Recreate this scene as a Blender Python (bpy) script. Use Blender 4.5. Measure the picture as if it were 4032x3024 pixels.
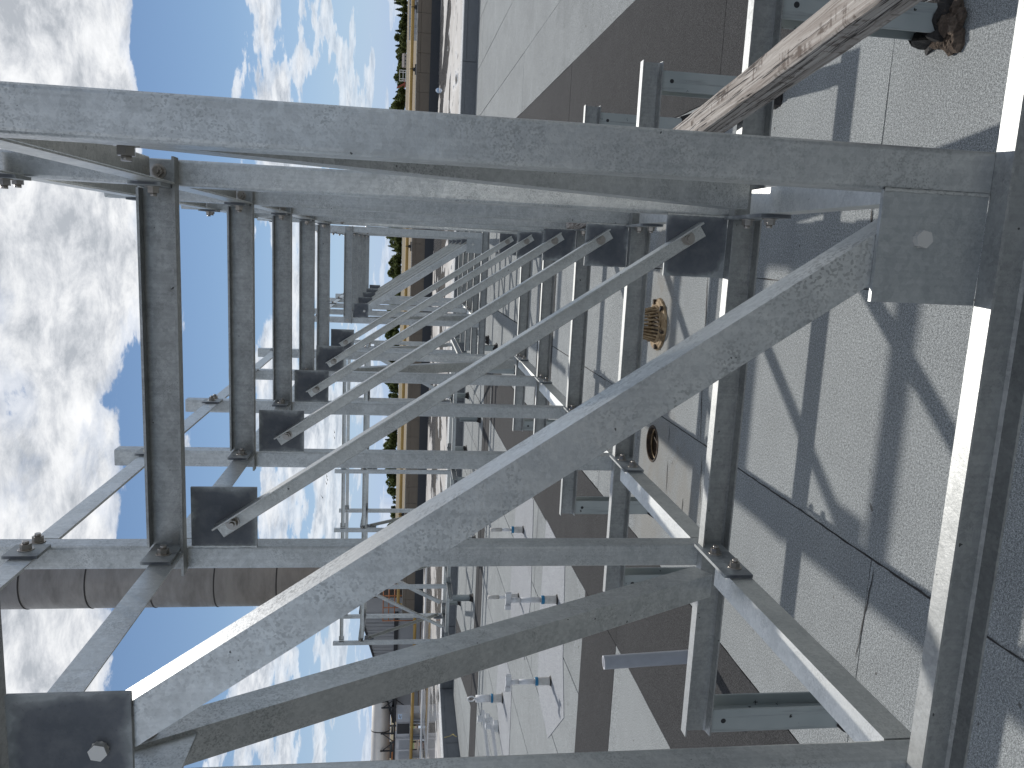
import bpy, math, random
from mathutils import Vector, Matrix
random.seed(7)
PI = math.pi
for o in list(bpy.data.objects): bpy.data.objects.remove(o, do_unlink=True)
S = bpy.context.scene
COL = S.collection

# ------------------------------------------------------------------ camera
F_PX, PITCH, YAW, ROLL = 3103.9, math.radians(7.8265), math.radians(9.8383), math.radians(1.4494)
CAM = Vector((0.08649, -1.32798, 1.70153))
_d = Vector((-math.sin(YAW)*math.cos(PITCH), math.cos(YAW)*math.cos(PITCH), -math.sin(PITCH)))
_r = Vector((math.cos(YAW), math.sin(YAW), 0)); _t = _r.cross(_d)
_r, _t = math.cos(ROLL)*_r + math.sin(ROLL)*_t, -math.sin(ROLL)*_r + math.cos(ROLL)*_t
cd = bpy.data.cameras.new('camera'); cam = bpy.data.objects.new('camera', cd); COL.objects.link(cam)
# the photograph is a portrait shot stored on its side: the camera's right is the world's down
M = Matrix((-_t, _r, -_d)).transposed().to_4x4(); M.translation = CAM; cam.matrix_world = M
cd.sensor_fit = 'HORIZONTAL'; cd.sensor_width = 36; cd.lens = F_PX/4032*36
cd.clip_start = 0.02; cd.clip_end = 6000
S.camera = cam
def ray(X, Y): return _d + ((1512-Y)/F_PX)*_r - ((X-2016)/F_PX)*_t
def at_y(X, Y, y): v = ray(X, Y); return CAM + v*((y-CAM.y)/v.y)
def at_z(X, Y, z): v = ray(X, Y); return CAM + v*((z-CAM.z)/v.z)

# ------------------------------------------------------------------ world, sun, exposure
SUN_EL, SUN_AZ = math.radians(46), math.radians(3.5)      # azimuth from +Y towards +X
W_ = bpy.data.worlds.new('World'); S.world = W_; W_.use_nodes = True
nt = W_.node_tree; nt.nodes.clear()
def N(tree, kind, **kw):
    n = tree.nodes.new(kind)
    for k, v in kw.items(): setattr(n, k, v)
    return n
def L(tree, a, b): tree.links.new(a, b)
def math_(tree, op, a, b=None, clamp=False):
    n = N(tree, 'ShaderNodeMath', operation=op); n.use_clamp = clamp
    for i, v in enumerate((a, b)):
        if v is None: continue
        if isinstance(v, (int, float)): n.inputs[i].default_value = v
        else: L(tree, v, n.inputs[i])
    return n.outputs[0]
def ramp(tree, fac, pts, interp='LINEAR'):
    n = N(tree, 'ShaderNodeValToRGB'); n.color_ramp.interpolation = interp
    while len(n.color_ramp.elements) < len(pts): n.color_ramp.elements.new(0.5)
    for e, (p, c) in zip(n.color_ramp.elements, pts):
        e.position = p; e.color = (c, c, c, 1) if isinstance(c, (int, float)) else (*c, 1)
    L(tree, fac, n.inputs[0]); return n.outputs[0]
def mixc(tree, fac, a, b, mode='MIX'):
    n = N(tree, 'ShaderNodeMix', data_type='RGBA', blend_type=mode)
    if isinstance(fac, (int, float)): n.inputs[0].default_value = fac
    else: L(tree, fac, n.inputs[0])
    for i, v in ((6, a), (7, b)):
        if isinstance(v, tuple): n.inputs[i].default_value = (*v, 1)
        else: L(tree, v, n.inputs[i])
    return n.outputs[2]
def noise(tree, vec, scale, detail=4, rough=0.55, dist=0.0, offs=None):
    if offs:
        m = N(tree, 'ShaderNodeMapping'); m.inputs['Location'].default_value = offs; L(tree, vec, m.inputs[0]); vec = m.outputs[0]
    n = N(tree, 'ShaderNodeTexNoise'); n.inputs['Scale'].default_value = scale; n.inputs['Detail'].default_value = detail
    n.inputs['Roughness'].default_value = rough; n.inputs['Distortion'].default_value = dist
    L(tree, vec, n.inputs['Vector']); return n.outputs['Fac']
sky = N(nt, 'ShaderNodeTexSky', sky_type='NISHITA', sun_disc=False)
sky.sun_elevation = SUN_EL; sky.sun_rotation = SUN_AZ; sky.altitude = 200
sky.air_density = 1.0; sky.dust_density = 0.0; sky.ozone_density = 3.5
tc = N(nt, 'ShaderNodeTexCoord')
sep = N(nt, 'ShaderNodeSeparateXYZ'); L(nt, tc.outputs['Generated'], sep.inputs[0])
zc = math_(nt, 'MAXIMUM', sep.outputs[2], 0.02)
zc = math_(nt, 'ADD', zc, 0.13)
px = math_(nt, 'DIVIDE', sep.outputs[0], zc); py = math_(nt, 'DIVIDE', sep.outputs[1], zc)
cmb = N(nt, 'ShaderNodeCombineXYZ'); L(nt, px, cmb.inputs[0]); L(nt, py, cmb.inputs[1])
CO = (5.8, 0.35, 0.0)
big = noise(nt, cmb.outputs[0], 1.15, 2, 0.5, 0.0, CO)
fine = noise(nt, cmb.outputs[0], 4.2, 9, 0.60, 0.2, (3.6, 8.2, 0.4))
dens = math_(nt, 'ADD', math_(nt, 'MULTIPLY', big, 0.62), math_(nt, 'MULTIPLY', fine, 0.38))
bias = ramp(nt, sep.outputs[2], [(0.0, 0.46), (0.09, 0.48), (0.125, 0.535), (0.165, 0.525), (0.205, 0.42), (0.285, 0.42), (0.325, 0.545), (0.43, 0.535), (0.6, 0.485)])  # overhead end: unseen cloud cover, set for the ambient fill it gives
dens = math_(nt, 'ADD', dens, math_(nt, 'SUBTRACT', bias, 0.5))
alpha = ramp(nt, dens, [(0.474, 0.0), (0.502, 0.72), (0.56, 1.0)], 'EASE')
thick = noise(nt, cmb.outputs[0], 6.5, 9, 0.68, 0.25, (4.4, 2.2, 7.7))
tone = ramp(nt, math_(nt, 'ADD', math_(nt, 'MULTIPLY', dens, 0.42), math_(nt, 'MULTIPLY', thick, 0.58)),
            [(0.42, (1.10, 1.10, 1.10)), (0.50, (0.92, 0.93, 0.94)), (0.55, (0.74, 0.76, 0.79)), (0.62, (0.50, 0.53, 0.57))])
hz = ramp(nt, sep.outputs[2], [(0.0, 0.35), (0.10, 0.8), (0.22, 1.0)])
alpha = math_(nt, 'MULTIPLY', alpha, hz)
cl = mixc(nt, 1.0, tone, (12.9, 13.0, 13.2), 'MULTIPLY')
air = mixc(nt, ramp(nt, sep.outputs[2], [(0.0, 1.0), (0.07, 0.6), (0.20, 0.14), (0.40, 0.0)]), sky.outputs[0], (5.6, 7.5, 10.8))
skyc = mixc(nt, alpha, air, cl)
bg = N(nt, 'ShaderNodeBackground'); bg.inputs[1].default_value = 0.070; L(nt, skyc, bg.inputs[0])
wo = N(nt, 'ShaderNodeOutputWorld'); L(nt, bg.outputs[0], wo.inputs[0])
sl = bpy.data.lights.new('sun', 'SUN'); sl.energy = 3.1; sl.angle = math.radians(0.9); sl.color = (1.0, 0.955, 0.90)
so = bpy.data.objects.new('sun', sl); COL.objects.link(so)
sd = Vector((math.sin(SUN_AZ)*math.cos(SUN_EL), math.cos(SUN_AZ)*math.cos(SUN_EL), math.sin(SUN_EL)))
so.rotation_euler = sd.to_track_quat('Z', 'Y').to_euler(); so.location = (0, 0, 20)
vs = S.view_settings; vs.view_transform = 'Standard'; vs.look = 'None'; vs.exposure = 0.08; vs.gamma = 1.0; vs.use_curve_mapping = False
S.render.engine = 'CYCLES'

# ------------------------------------------------------------------ materials
def mat(name, base=(0.5,)*3, rough=0.6, metal=0.0, build=None):
    m = bpy.data.materials.new(name); m.use_nodes = True
    t = m.node_tree; p = t.nodes['Principled BSDF']
    p.inputs['Base Color'].default_value = (*base, 1); p.inputs['Roughness'].default_value = rough; p.inputs['Metallic'].default_value = metal
    if build:
        c = N(t, 'ShaderNodeTexCoord'); build(t, p, c)
    return m
def bump(t, p, h, strength=0.3, dist=0.01):
    b = N(t, 'ShaderNodeBump'); b.inputs['Strength'].default_value = strength; b.inputs['Distance'].default_value = dist
    L(t, h, b.inputs['Height']); L(t, b.outputs[0], p.inputs['Normal'])
def objrand(t, c, k=9.0):
    oi = N(t, 'ShaderNodeObjectInfo'); v = N(t, 'ShaderNodeVectorMath', operation='SCALE')
    cb = N(t, 'ShaderNodeCombineXYZ'); L(t, oi.outputs['Random'], cb.inputs[0]); L(t, oi.outputs['Random'], cb.inputs[2])
    L(t, cb.outputs[0], v.inputs[0]); v.inputs['Scale'].default_value = k
    a = N(t, 'ShaderNodeVectorMath', operation='ADD'); L(t, c.outputs['Object'], a.inputs[0]); L(t, v.outputs[0], a.inputs[1])
    return a.outputs[0], oi.outputs['Random']
def galv(lo, mid, hi, rough=0.42, metal=0.55, spots=0.55, flake=300):
    def f(t, p, c):
        v, rnd = objrand(t, c)
        vo = N(t, 'ShaderNodeTexVoronoi'); vo.inputs['Scale'].default_value = 95; L(t, v, vo.inputs['Vector'])
        sp = N(t, 'ShaderNodeSeparateColor'); L(t, vo.outputs['Color'], sp.inputs[0])
        n1 = noise(t, v, 14, 6, 0.7); n2 = noise(t, v, 150, 3, 0.6); n3 = noise(t, v, 2.2, 3, 0.5)
        m = N(t, 'ShaderNodeMapping'); m.inputs['Scale'].default_value = (120, 120, 3); L(t, v, m.inputs[0])
        st = noise(t, m.outputs[0], 1.0, 3, 0.5)
        fac = math_(t, 'ADD', math_(t, 'MULTIPLY', n1, 0.42), math_(t, 'MULTIPLY', sp.outputs[0], 0.10))
        fac = math_(t, 'ADD', fac, math_(t, 'MULTIPLY', n3, 0.30)); fac = math_(t, 'ADD', fac, math_(t, 'MULTIPLY', math_(t, 'SUBTRACT', rnd, 0.5), 0.06)); fac = math_(t, 'ADD', fac, math_(t, 'MULTIPLY', st, 0.18))
        col = ramp(t, fac, [(0.34, lo), (0.50, mid), (0.66, hi)])
        vf = N(t, 'ShaderNodeTexVoronoi'); vf.inputs['Scale'].default_value = flake; L(t, v, vf.inputs['Vector'])
        fl = N(t, 'ShaderNodeSeparateColor'); L(t, vf.outputs['Color'], fl.inputs[0])
        patchy = noise(t, v, 5.5, 5, 0.7)
        dark = math_(t, 'MULTIPLY', ramp(t, fl.outputs[1], [(0.62, 0.0), (0.75, 1.0)]), ramp(t, patchy, [(0.44, 0.08), (0.66, 1.0)]))
        col = mixc(t, math_(t, 'MULTIPLY', dark, spots), col, tuple(x*0.60 for x in lo))
        nick = noise(t, v, 45, 2, 0.5)
        col = mixc(t, ramp(t, nick, [(0.755, 0.0), (0.77, 0.85)]), col, (0.05, 0.05, 0.05))
        L(t, col, p.inputs['Base Color'])
        L(t, ramp(t, fac, [(0.3, rough+0.14), (0.7, rough-0.04)]), p.inputs['Roughness'])
        p.inputs['Metallic'].default_value = metal
        bump(t, p, math_(t, 'ADD', n2, math_(t, 'MULTIPLY', n1, 2.0)), 0.12, 0.003)
    return f
GALV = mat('galvanised_steel', build=galv((0.40, 0.415, 0.412), (0.53, 0.545, 0.54), (0.655, 0.667, 0.655), rough=0.39, metal=0.90, spots=0.6))
GALV_G = mat('grey_zinc_plate', build=galv((0.34, 0.36, 0.365), (0.45, 0.47, 0.47), (0.56, 0.58, 0.575), rough=0.40, metal=0.88, spots=0.25))
GALV_F = mat('flaky_galvanised_angle', build=galv((0.44, 0.455, 0.455), (0.575, 0.59, 0.585), (0.70, 0.712, 0.70), rough=0.37, metal=0.92, spots=0.75, flake=210))
GALV_L = mat('galvanised_angle', build=galv((0.49, 0.50, 0.485), (0.60, 0.61, 0.59), (0.71, 0.715, 0.69), rough=0.37, metal=0.90, spots=0.5))
GALV_B = mat('galvanised_channel', build=galv((0.27, 0.28, 0.275), (0.365, 0.375, 0.37), (0.47, 0.48, 0.47), rough=0.42, metal=0.80, spots=0.35))
def plate(t, p, c):
    v, _ = objrand(t, c); sp = N(t, 'ShaderNodeSeparateXYZ'); L(t, c.outputs['Generated'], sp.inputs[0])
    def edge(o): return math_(t, 'MINIMUM', o, math_(t, 'SUBTRACT', 1.0, o))
    e = math_(t, 'MINIMUM', edge(sp.outputs[0]), edge(sp.outputs[2])); n = noise(t, v, 22, 6, 0.65); n2 = noise(t, v, 7, 4, 0.6); n3 = noise(t, v, 220, 2, 0.6)
    e = math_(t, 'ADD', e, math_(t, 'MULTIPLY', math_(t, 'SUBTRACT', n2, 0.5), 0.55))
    col = ramp(t, e, [(0.0, (0.34, 0.36, 0.36)), (0.03, (0.22, 0.235, 0.24)), (0.10, (0.115, 0.125, 0.14)), (0.3, (0.085, 0.095, 0.11))])
    col = mixc(t, math_(t, 'MULTIPLY', ramp(t, n, [(0.45, 0.0), (0.72, 1.0)]), 0.45), col, (0.20, 0.205, 0.21))
    col = mixc(t, ramp(t, n3, [(0.62, 0.0), (0.72, 0.35)]), col, (0.06, 0.06, 0.06))
    L(t, col, p.inputs['Base Color']); p.inputs['Roughness'].default_value = 0.5; p.inputs['Metallic'].default_value = 0.3; bump(t, p, n, 0.08, 0.003)
GALV_D = mat('dark_zinc_plate', build=plate)
BOLT = mat('stainless_bolt', (0.40, 0.375, 0.345), 0.3, 0.85)
HEADM = mat('zinc_bolt_head', (0.58, 0.57, 0.54), 0.35, 0.5)
def primer(t, p, c):
    v, _ = objrand(t, c); n = noise(t, v, 14, 5, 0.7); n2 = noise(t, v, 3, 3)
    m_ = N(t, 'ShaderNodeMapping'); m_.inputs['Scale'].default_value = (40, 40, 2.5); L(t, v, m_.inputs[0]); stk = noise(t, m_.outputs[0], 1.0, 5, 0.65)
    col = mixc(t, ramp(t, n2, [(0.35, 0.0), (0.7, 1.0)]), (0.30, 0.335, 0.335), (0.43, 0.46, 0.45)); col = mixc(t, ramp(t, stk, [(0.55, 0.0), (0.72, 0.6)]), col, (0.14, 0.14, 0.135))
    col = mixc(t, ramp(t, n, [(0.66, 0.0), (0.68, 1.0)]), col, (0.02, 0.02, 0.02))
    L(t, col, p.inputs['Base Color']); p.inputs['Roughness'].default_value = 0.55; p.inputs['Metallic'].default_value = 0.25
LEGM = mat('weathered_leg_paint', build=primer)
def tar(t, p, c):
    v, _ = objrand(t, c); n = noise(t, v, 30, 5, 0.7)
    L(t, ramp(t, n, [(0.35, (0.008, 0.007, 0.007)), (0.62, (0.02, 0.017, 0.015)), (0.8, (0.10, 0.07, 0.05))]), p.inputs['Base Color'])
    p.inputs['Roughness'].default_value = 0.6; bump(t, p, n, 0.8, 0.02)
TAR = mat('black_roof_tar', build=tar)
def crumb(t, p, c):
    n = noise(t, c.outputs['Object'], 40, 6, 0.7)
    L(t, ramp(t, n, [(0.3, (0.05, 0.035, 0.025)), (0.6, (0.16, 0.12, 0.09)), (0.8, (0.28, 0.23, 0.18))]), p.inputs['Base Color'])
    p.inputs['Roughness'].default_value = 0.95; bump(t, p, n, 1.0, 0.03)
CRUMB = mat('crumbled_sealant', build=crumb)
DRAINS = []
def granule(lo, hi, big=0.25, stain=True):
    def f(t, p, c):
        g = N(t, 'ShaderNodeNewGeometry'); v = g.outputs['Position']
        gr = noise(t, v, 285, 2, 0.6); gr2 = noise(t, v, 115, 3, 0.7); b1 = noise(t, v, 1.3, 6, 0.6); b2 = noise(t, v, 7.0, 5, 0.65)
        oi = N(t, 'ShaderNodeObjectInfo')
        f_ = math_(t, 'ADD', math_(t, 'MULTIPLY', gr, 0.62), math_(t, 'MULTIPLY', gr2, 0.38))
        col = ramp(t, f_, [(0.38, tuple(x*0.42 for x in lo)), (0.47, tuple(x*0.95 for x in lo)), (0.54, hi), (0.63, tuple(min(1, x*1.55) for x in hi))])
        sh = math_(t, 'ADD', math_(t, 'MULTIPLY', b1, big), math_(t, 'MULTIPLY', b2, big*0.7))
        pond = noise(t, v, 0.55, 3, 0.5, 0.3); sh = math_(t, 'ADD', sh, math_(t, 'MULTIPLY', ramp(t, pond, [(0.54, 0.0), (0.56, 1.0), (0.60, 0.3), (0.8, 0.2)]), -0.10))
        sh = math_(t, 'ADD', sh, math_(t, 'MULTIPLY', oi.outputs['Random'], 0.13))
        sh = math_(t, 'ADD', sh, 0.78 - big*0.85*0.5 - 0.045 + 0.17)
        k = N(t, 'ShaderNodeCombineXYZ')
        for i in range(3): L(t, sh, k.inputs[i])
        col = mixc(t, 1.0, col, k.outputs[0], 'MULTIPLY')
        if stain:
            for (dx, dy, r) in DRAINS:
                d = N(t, 'ShaderNodeVectorMath', operation='DISTANCE'); L(t, v, d.inputs[0]); d.inputs[1].default_value = (dx, dy, 0)
                q = math_(t, 'ADD', math_(t, 'DIVIDE', d.outputs['Value'], r), math_(t, 'MULTIPLY', math_(t, 'SUBTRACT', b2, 0.5), 1.6))
                col = mixc(t, math_(t, 'MULTIPLY', ramp(t, q, [(0.25, 1.0), (1.0, 0.0)]), 0.42), col, (0.245, 0.225, 0.19))
                ring = ramp(t, math_(t, 'ADD', q, math_(t, 'MULTIPLY', gr2, 0.5)), [(0.95, 0.0), (1.12, 0.5), (1.3, 0.0)])
                col = mixc(t, ring, col, (0.12, 0.10, 0.085))
            sp = noise(t, v, 16, 2, 0.5)
            col = mixc(t, ramp(t, sp, [(0.735, 0.0), (0.75, 0.7)]), col, (0.06, 0.055, 0.05))
        L(t, col, p.inputs['Base Color']); p.inputs['Roughness'].default_value = 0.9
        p.inputs['Specular IOR Level'].default_value = 0.25
        bump(t, p, f_, 0.55, 0.004)
    return f
DRAINS += [(-0.36, 3.80, 0.42), (-1.17, 3.72, 0.55), (-1.35, 3.1, 0.35), (-1.75, 3.75, 0.4), (0.15, 3.75, 0.35)]
SHEET_L = mat('light_mineral_roofing', build=granule((0.184, 0.197, 0.200), (0.270, 0.286, 0.287), 0.42))
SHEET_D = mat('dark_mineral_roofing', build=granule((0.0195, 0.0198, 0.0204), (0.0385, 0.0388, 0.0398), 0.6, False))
PATCH = mat('pale_patch_roofing', build=granule((0.240, 0.252, 0.266), (0.348, 0.362, 0.378), 0.2, False))
BITUMEN = mat('bitumen', (0.022, 0.018, 0.017), 0.75)
SHADEF = mat('shade_toned_curb_flashing', build=granule((0.13, 0.14, 0.15), (0.19, 0.20, 0.21), 0.35, False))  # backlit shade of the curb face is mixed into this darker colour
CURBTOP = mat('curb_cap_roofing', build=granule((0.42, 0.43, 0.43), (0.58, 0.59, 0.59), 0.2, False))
def membrane(t, p, c):
    g = N(t, 'ShaderNodeNewGeometry'); m = N(t, 'ShaderNodeMapping'); m.inputs['Scale'].default_value = (0.30, 0.16, 1); L(t, g.outputs['Position'], m.inputs[0])
    n = noise(t, m.outputs[0], 1.0, 7, 0.62, 0.6); n2 = noise(t, m.outputs[0], 0.55, 5, 0.6, 0.4, (7, 3, 1)); n3 = noise(t, g.outputs['Position'], 1.6, 6, 0.6)
    col = ramp(t, n, [(0.30, (0.20, 0.18, 0.165)), (0.46, (0.40, 0.385, 0.36)), (0.6, (0.50, 0.49, 0.47)), (0.75, (0.62, 0.61, 0.60))])
    wet = ramp(t, math_(t, 'ADD', math_(t, 'MULTIPLY', n2, 0.6), math_(t, 'MULTIPLY', n, 0.4)), [(0.485, 0.0), (0.51, 1.0)])
    deb = ramp(t, noise(t, m.outputs[0], 4.5, 4, 0.6, 0.3, (2, 9, 4)), [(0.62, 0.0), (0.66, 0.9)])
    col = mixc(t, math_(t, 'MULTIPLY', wet, 0.55), col, (0.16, 0.15, 0.14))
    col = mixc(t, math_(t, 'MULTIPLY', n3, 0.35), col, (0.30, 0.28, 0.26))
    col = mixc(t, deb, col, (0.035, 0.03, 0.028))
    L(t, col, p.inputs['Base Color'])
    L(t, ramp(t, wet, [(0.0, 0.75), (1.0, 0.04)]), p.inputs['Roughness'])
MEMB = mat('weathered_membrane', build=membrane)
def wood(t, p, c):
    def st(sc, off=(0, 0, 0)):
        m = N(t, 'ShaderNodeMapping'); m.inputs['Scale'].default_value = sc; m.inputs['Location'].default_value = off; L(t, c.outputs['Object'], m.inputs[0]); return m.outputs[0]
    n = noise(t, st((60, 2.2, 60)), 1.0, 7, 0.7, 0.9); n2 = noise(t, st((20, 5.0, 20), (3, 1, 2)), 1.0, 6, 0.7, 0.5); n3 = noise(t, c.outputs['Object'], 160, 3, 0.6)
    ck = noise(t, st((34, 0.9, 34), (9, 4, 2)), 1.0, 4, 0.6, 0.4); sc_ = noise(t, st((9, 70, 9), (1, 2, 5)), 1.0, 4, 0.6)
    col = ramp(t, n, [(0.30, (0.15, 0.125, 0.105)), (0.43, (0.30, 0.268, 0.238)), (0.56, (0.46, 0.43, 0.395)), (0.72, (0.60, 0.57, 0.53))])
    col = mixc(t, ramp(t, n2, [(0.585, 0.0), (0.64, 0.85)]), col, (0.075, 0.055, 0.042))
    col = mixc(t, math_(t, 'MULTIPLY', ramp(t, n2, [(0.5, 0.0), (0.56, 1.0)]), ramp(t, sc_, [(0.52, 0.0), (0.6, 0.8)])), col, (0.09, 0.065, 0.05))
    crack = math_(t, 'ABSOLUTE', math_(t, 'SUBTRACT', ck, 0.5))
    cr = ramp(t, crack, [(0.006, 1.0), (0.016, 0.0)])
    col = mixc(t, cr, col, (0.018, 0.014, 0.012)); col = mixc(t, math_(t, 'MULTIPLY', n3, 0.3), col, (0.2, 0.17, 0.15))
    L(t, col, p.inputs['Base Color']); p.inputs['Roughness'].default_value = 0.88
    bump(t, p, math_(t, 'SUBTRACT', math_(t, 'ADD', n, math_(t, 'MULTIPLY', n2, 0.8)), math_(t, 'MULTIPLY', cr, 1.5)), 0.9, 0.005)
WOOD = mat('weathered_timber', build=wood)
def rusty(lo, mid, hi):
    def f(t, p, c):
        v, _ = objrand(t, c); n = noise(t, v, 22, 6, 0.65)
        L(t, ramp(t, n, [(0.33, lo), (0.5, mid), (0.68, hi)]), p.inputs['Base Color']); p.inputs['Roughness'].default_value = 0.8
        bump(t, p, n, 0.4, 0.003)
    return f
RUST = mat('rusty_bronze', build=rusty((0.10, 0.064, 0.030), (0.25, 0.175, 0.095), (0.42, 0.32, 0.20)))
RUST_D = mat('rusty_iron_dark', build=rusty((0.015, 0.012, 0.010), (0.05, 0.035, 0.022), (0.13, 0.08, 0.045)))
def dirty(base, dirt, amt=0.5, sc=6, rough=0.5, metal=0.0, st=(1, 1, 1)):
    def f(t, p, c):
        v, _ = objrand(t, c); m = N(t, 'ShaderNodeMapping'); m.inputs['Scale'].default_value = st; L(t, v, m.inputs[0])
        n = noise(t, m.outputs[0], sc, 6, 0.65)
        L(t, mixc(t, ramp(t, n, [(0.42, 0.0), (0.75, amt)]), base, dirt), p.inputs['Base Color'])
        L(t, ramp(t, n, [(0.3, rough), (0.8, min(1, rough+0.2))]), p.inputs['Roughness']); p.inputs['Metallic'].default_value = metal
    return f
PVC = mat('grey_pvc', build=dirty((0.36, 0.38, 0.42), (0.22, 0.23, 0.25), 0.5, 9, 0.4))
PVC_IN = mat('pvc_cut_edge', (0.72, 0.72, 0.74), 0.5)
POST = mat('anchor_post_steel', build=dirty((0.55, 0.54, 0.51), (0.28, 0.25, 0.22), 0.7, 9, 0.5, 0.25))
POSTG = mat('bright_anchor_steel', build=dirty((0.66, 0.67, 0.68), (0.42, 0.42, 0.42), 0.5, 12, 0.4, 0.25))
BLUE = mat('blue_clamp', build=dirty((0.012, 0.17, 0.33), (0.03, 0.10, 0.16), 0.5, 20, 0.5))
TAN = mat('tan_metal', build=dirty((0.155, 0.128, 0.098), (0.115, 0.095, 0.075), 0.6, 0.7, 0.55, 0.0, (1, 1, 3)))
TRIM = mat('pale_parapet_trim', build=dirty((0.27, 0.26, 0.24), (0.18, 0.17, 0.15), 0.5, 1.2))
YEL = mat('yellow_gas_pipe_paint', build=dirty((0.43, 0.275, 0.075), (0.30, 0.19, 0.07), 0.6, 1.5, 0.5))
BLACK = mat('black_steel', (0.018, 0.019, 0.022), 0.55)
DARKF = mat('dark_base_flashing', build=dirty((0.035, 0.04, 0.047), (0.06, 0.06, 0.065), 0.6, 0.8, 0.6))
STACKM = mat('weathered_stainless', build=dirty((0.31, 0.295, 0.28), (0.17, 0.16, 0.15), 0.9, 0.30, 0.42, 0.5, (1, 1, 3.0)))
SEAMM = mat('dark_ring_seam', (0.035, 0.032, 0.03), 0.6, 0.3)
DUCTM = mat('aluminium_cladding', build=dirty((0.72, 0.69, 0.64), (0.55, 0.51, 0.47), 0.5, 0.8, 0.35, 0.35))
RIBM = mat('grey_ribbed_cladding', build=dirty((0.33, 0.335, 0.34), (0.25, 0.25, 0.255), 0.6, 0.6, 0.5))
UNIT = mat('unit_grey_paint', build=dirty((0.40, 0.42, 0.45), (0.27, 0.28, 0.29), 0.5, 2, 0.5))
UNITW = mat('unit_white_paint', build=dirty((0.55, 0.56, 0.58), (0.38, 0.38, 0.38), 0.5, 2, 0.5))
UNITB = mat('coil_black', (0.03, 0.032, 0.035), 0.6)
LABELM = mat('pale_blue_label', (0.50, 0.62, 0.78), 0.5)
ORANGE = mat('orange_pipe_paint', (0.42, 0.15, 0.05), 0.55)
RED = mat('red_crane_paint', (0.34, 0.08, 0.045), 0.5)
WHITE = mat('white_paint', (0.74, 0.74, 0.73), 0.5)
ROPE = mat('yellow_rope', (0.55, 0.44, 0.16), 0.8)
def leaf(a, b):
    def f(t, p, c):
        v, r = objrand(t, c, 40); n = noise(t, v, 0.9, 4, 0.6)
        col = mixc(t, n, a, b); col = mixc(t, math_(t, 'MULTIPLY', r, 0.5), col, (0.055, 0.075, 0.02))
        L(t, col, p.inputs['Base Color']); p.inputs['Roughness'].default_value = 0.8
        p.inputs['Specular IOR Level'].default_value = 0.2
        tr = N(t, 'ShaderNodeBsdfTranslucent'); L(t, col, tr.inputs[0]); mx = N(t, 'ShaderNodeMixShader'); mx.inputs[0].default_value = 0.45
        L(t, p.outputs[0], mx.inputs[1]); L(t, tr.outputs[0], mx.inputs[2]); L(t, mx.outputs[0], t.nodes['Material Output'].inputs['Surface'])
    return f
CONIF = mat('conifer_foliage', build=leaf((0.055, 0.090, 0.040), (0.11, 0.15, 0.065)))
DECID = mat('leafy_foliage', build=leaf((0.11, 0.15, 0.05), (0.25, 0.28, 0.11)))
BARK = mat('bark', (0.09, 0.065, 0.045), 0.9)
def fieldm(t, p, c):
    g = N(t, 'ShaderNodeNewGeometry'); m = N(t, 'ShaderNodeMapping'); m.inputs['Scale'].default_value = (0.006, 0.03, 1); L(t, g.outputs['Position'], m.inputs[0])
    n = noise(t, m.outputs[0], 1, 5, 0.6)
    L(t, ramp(t, n, [(0.36, (0.08, 0.10, 0.03)), (0.46, (0.16, 0.13, 0.075)), (0.62, (0.215, 0.17, 0.105))]), p.inputs['Base Color']); p.inputs['Roughness'].default_value = 0.95
FIELD = mat('dry_field', build=fieldm)
GRASS = mat('lawn', build=dirty((0.07, 0.105, 0.025), (0.12, 0.12, 0.05), 0.6, 0.2, 0.95))
GLASSD = mat('dark_window', (0.03, 0.035, 0.04), 0.15)
HOUSEW = mat('house_siding', (0.42, 0.36, 0.33), 0.7)
HOUSER = mat('house_roof', (0.26, 0.23, 0.22), 0.8)

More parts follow.
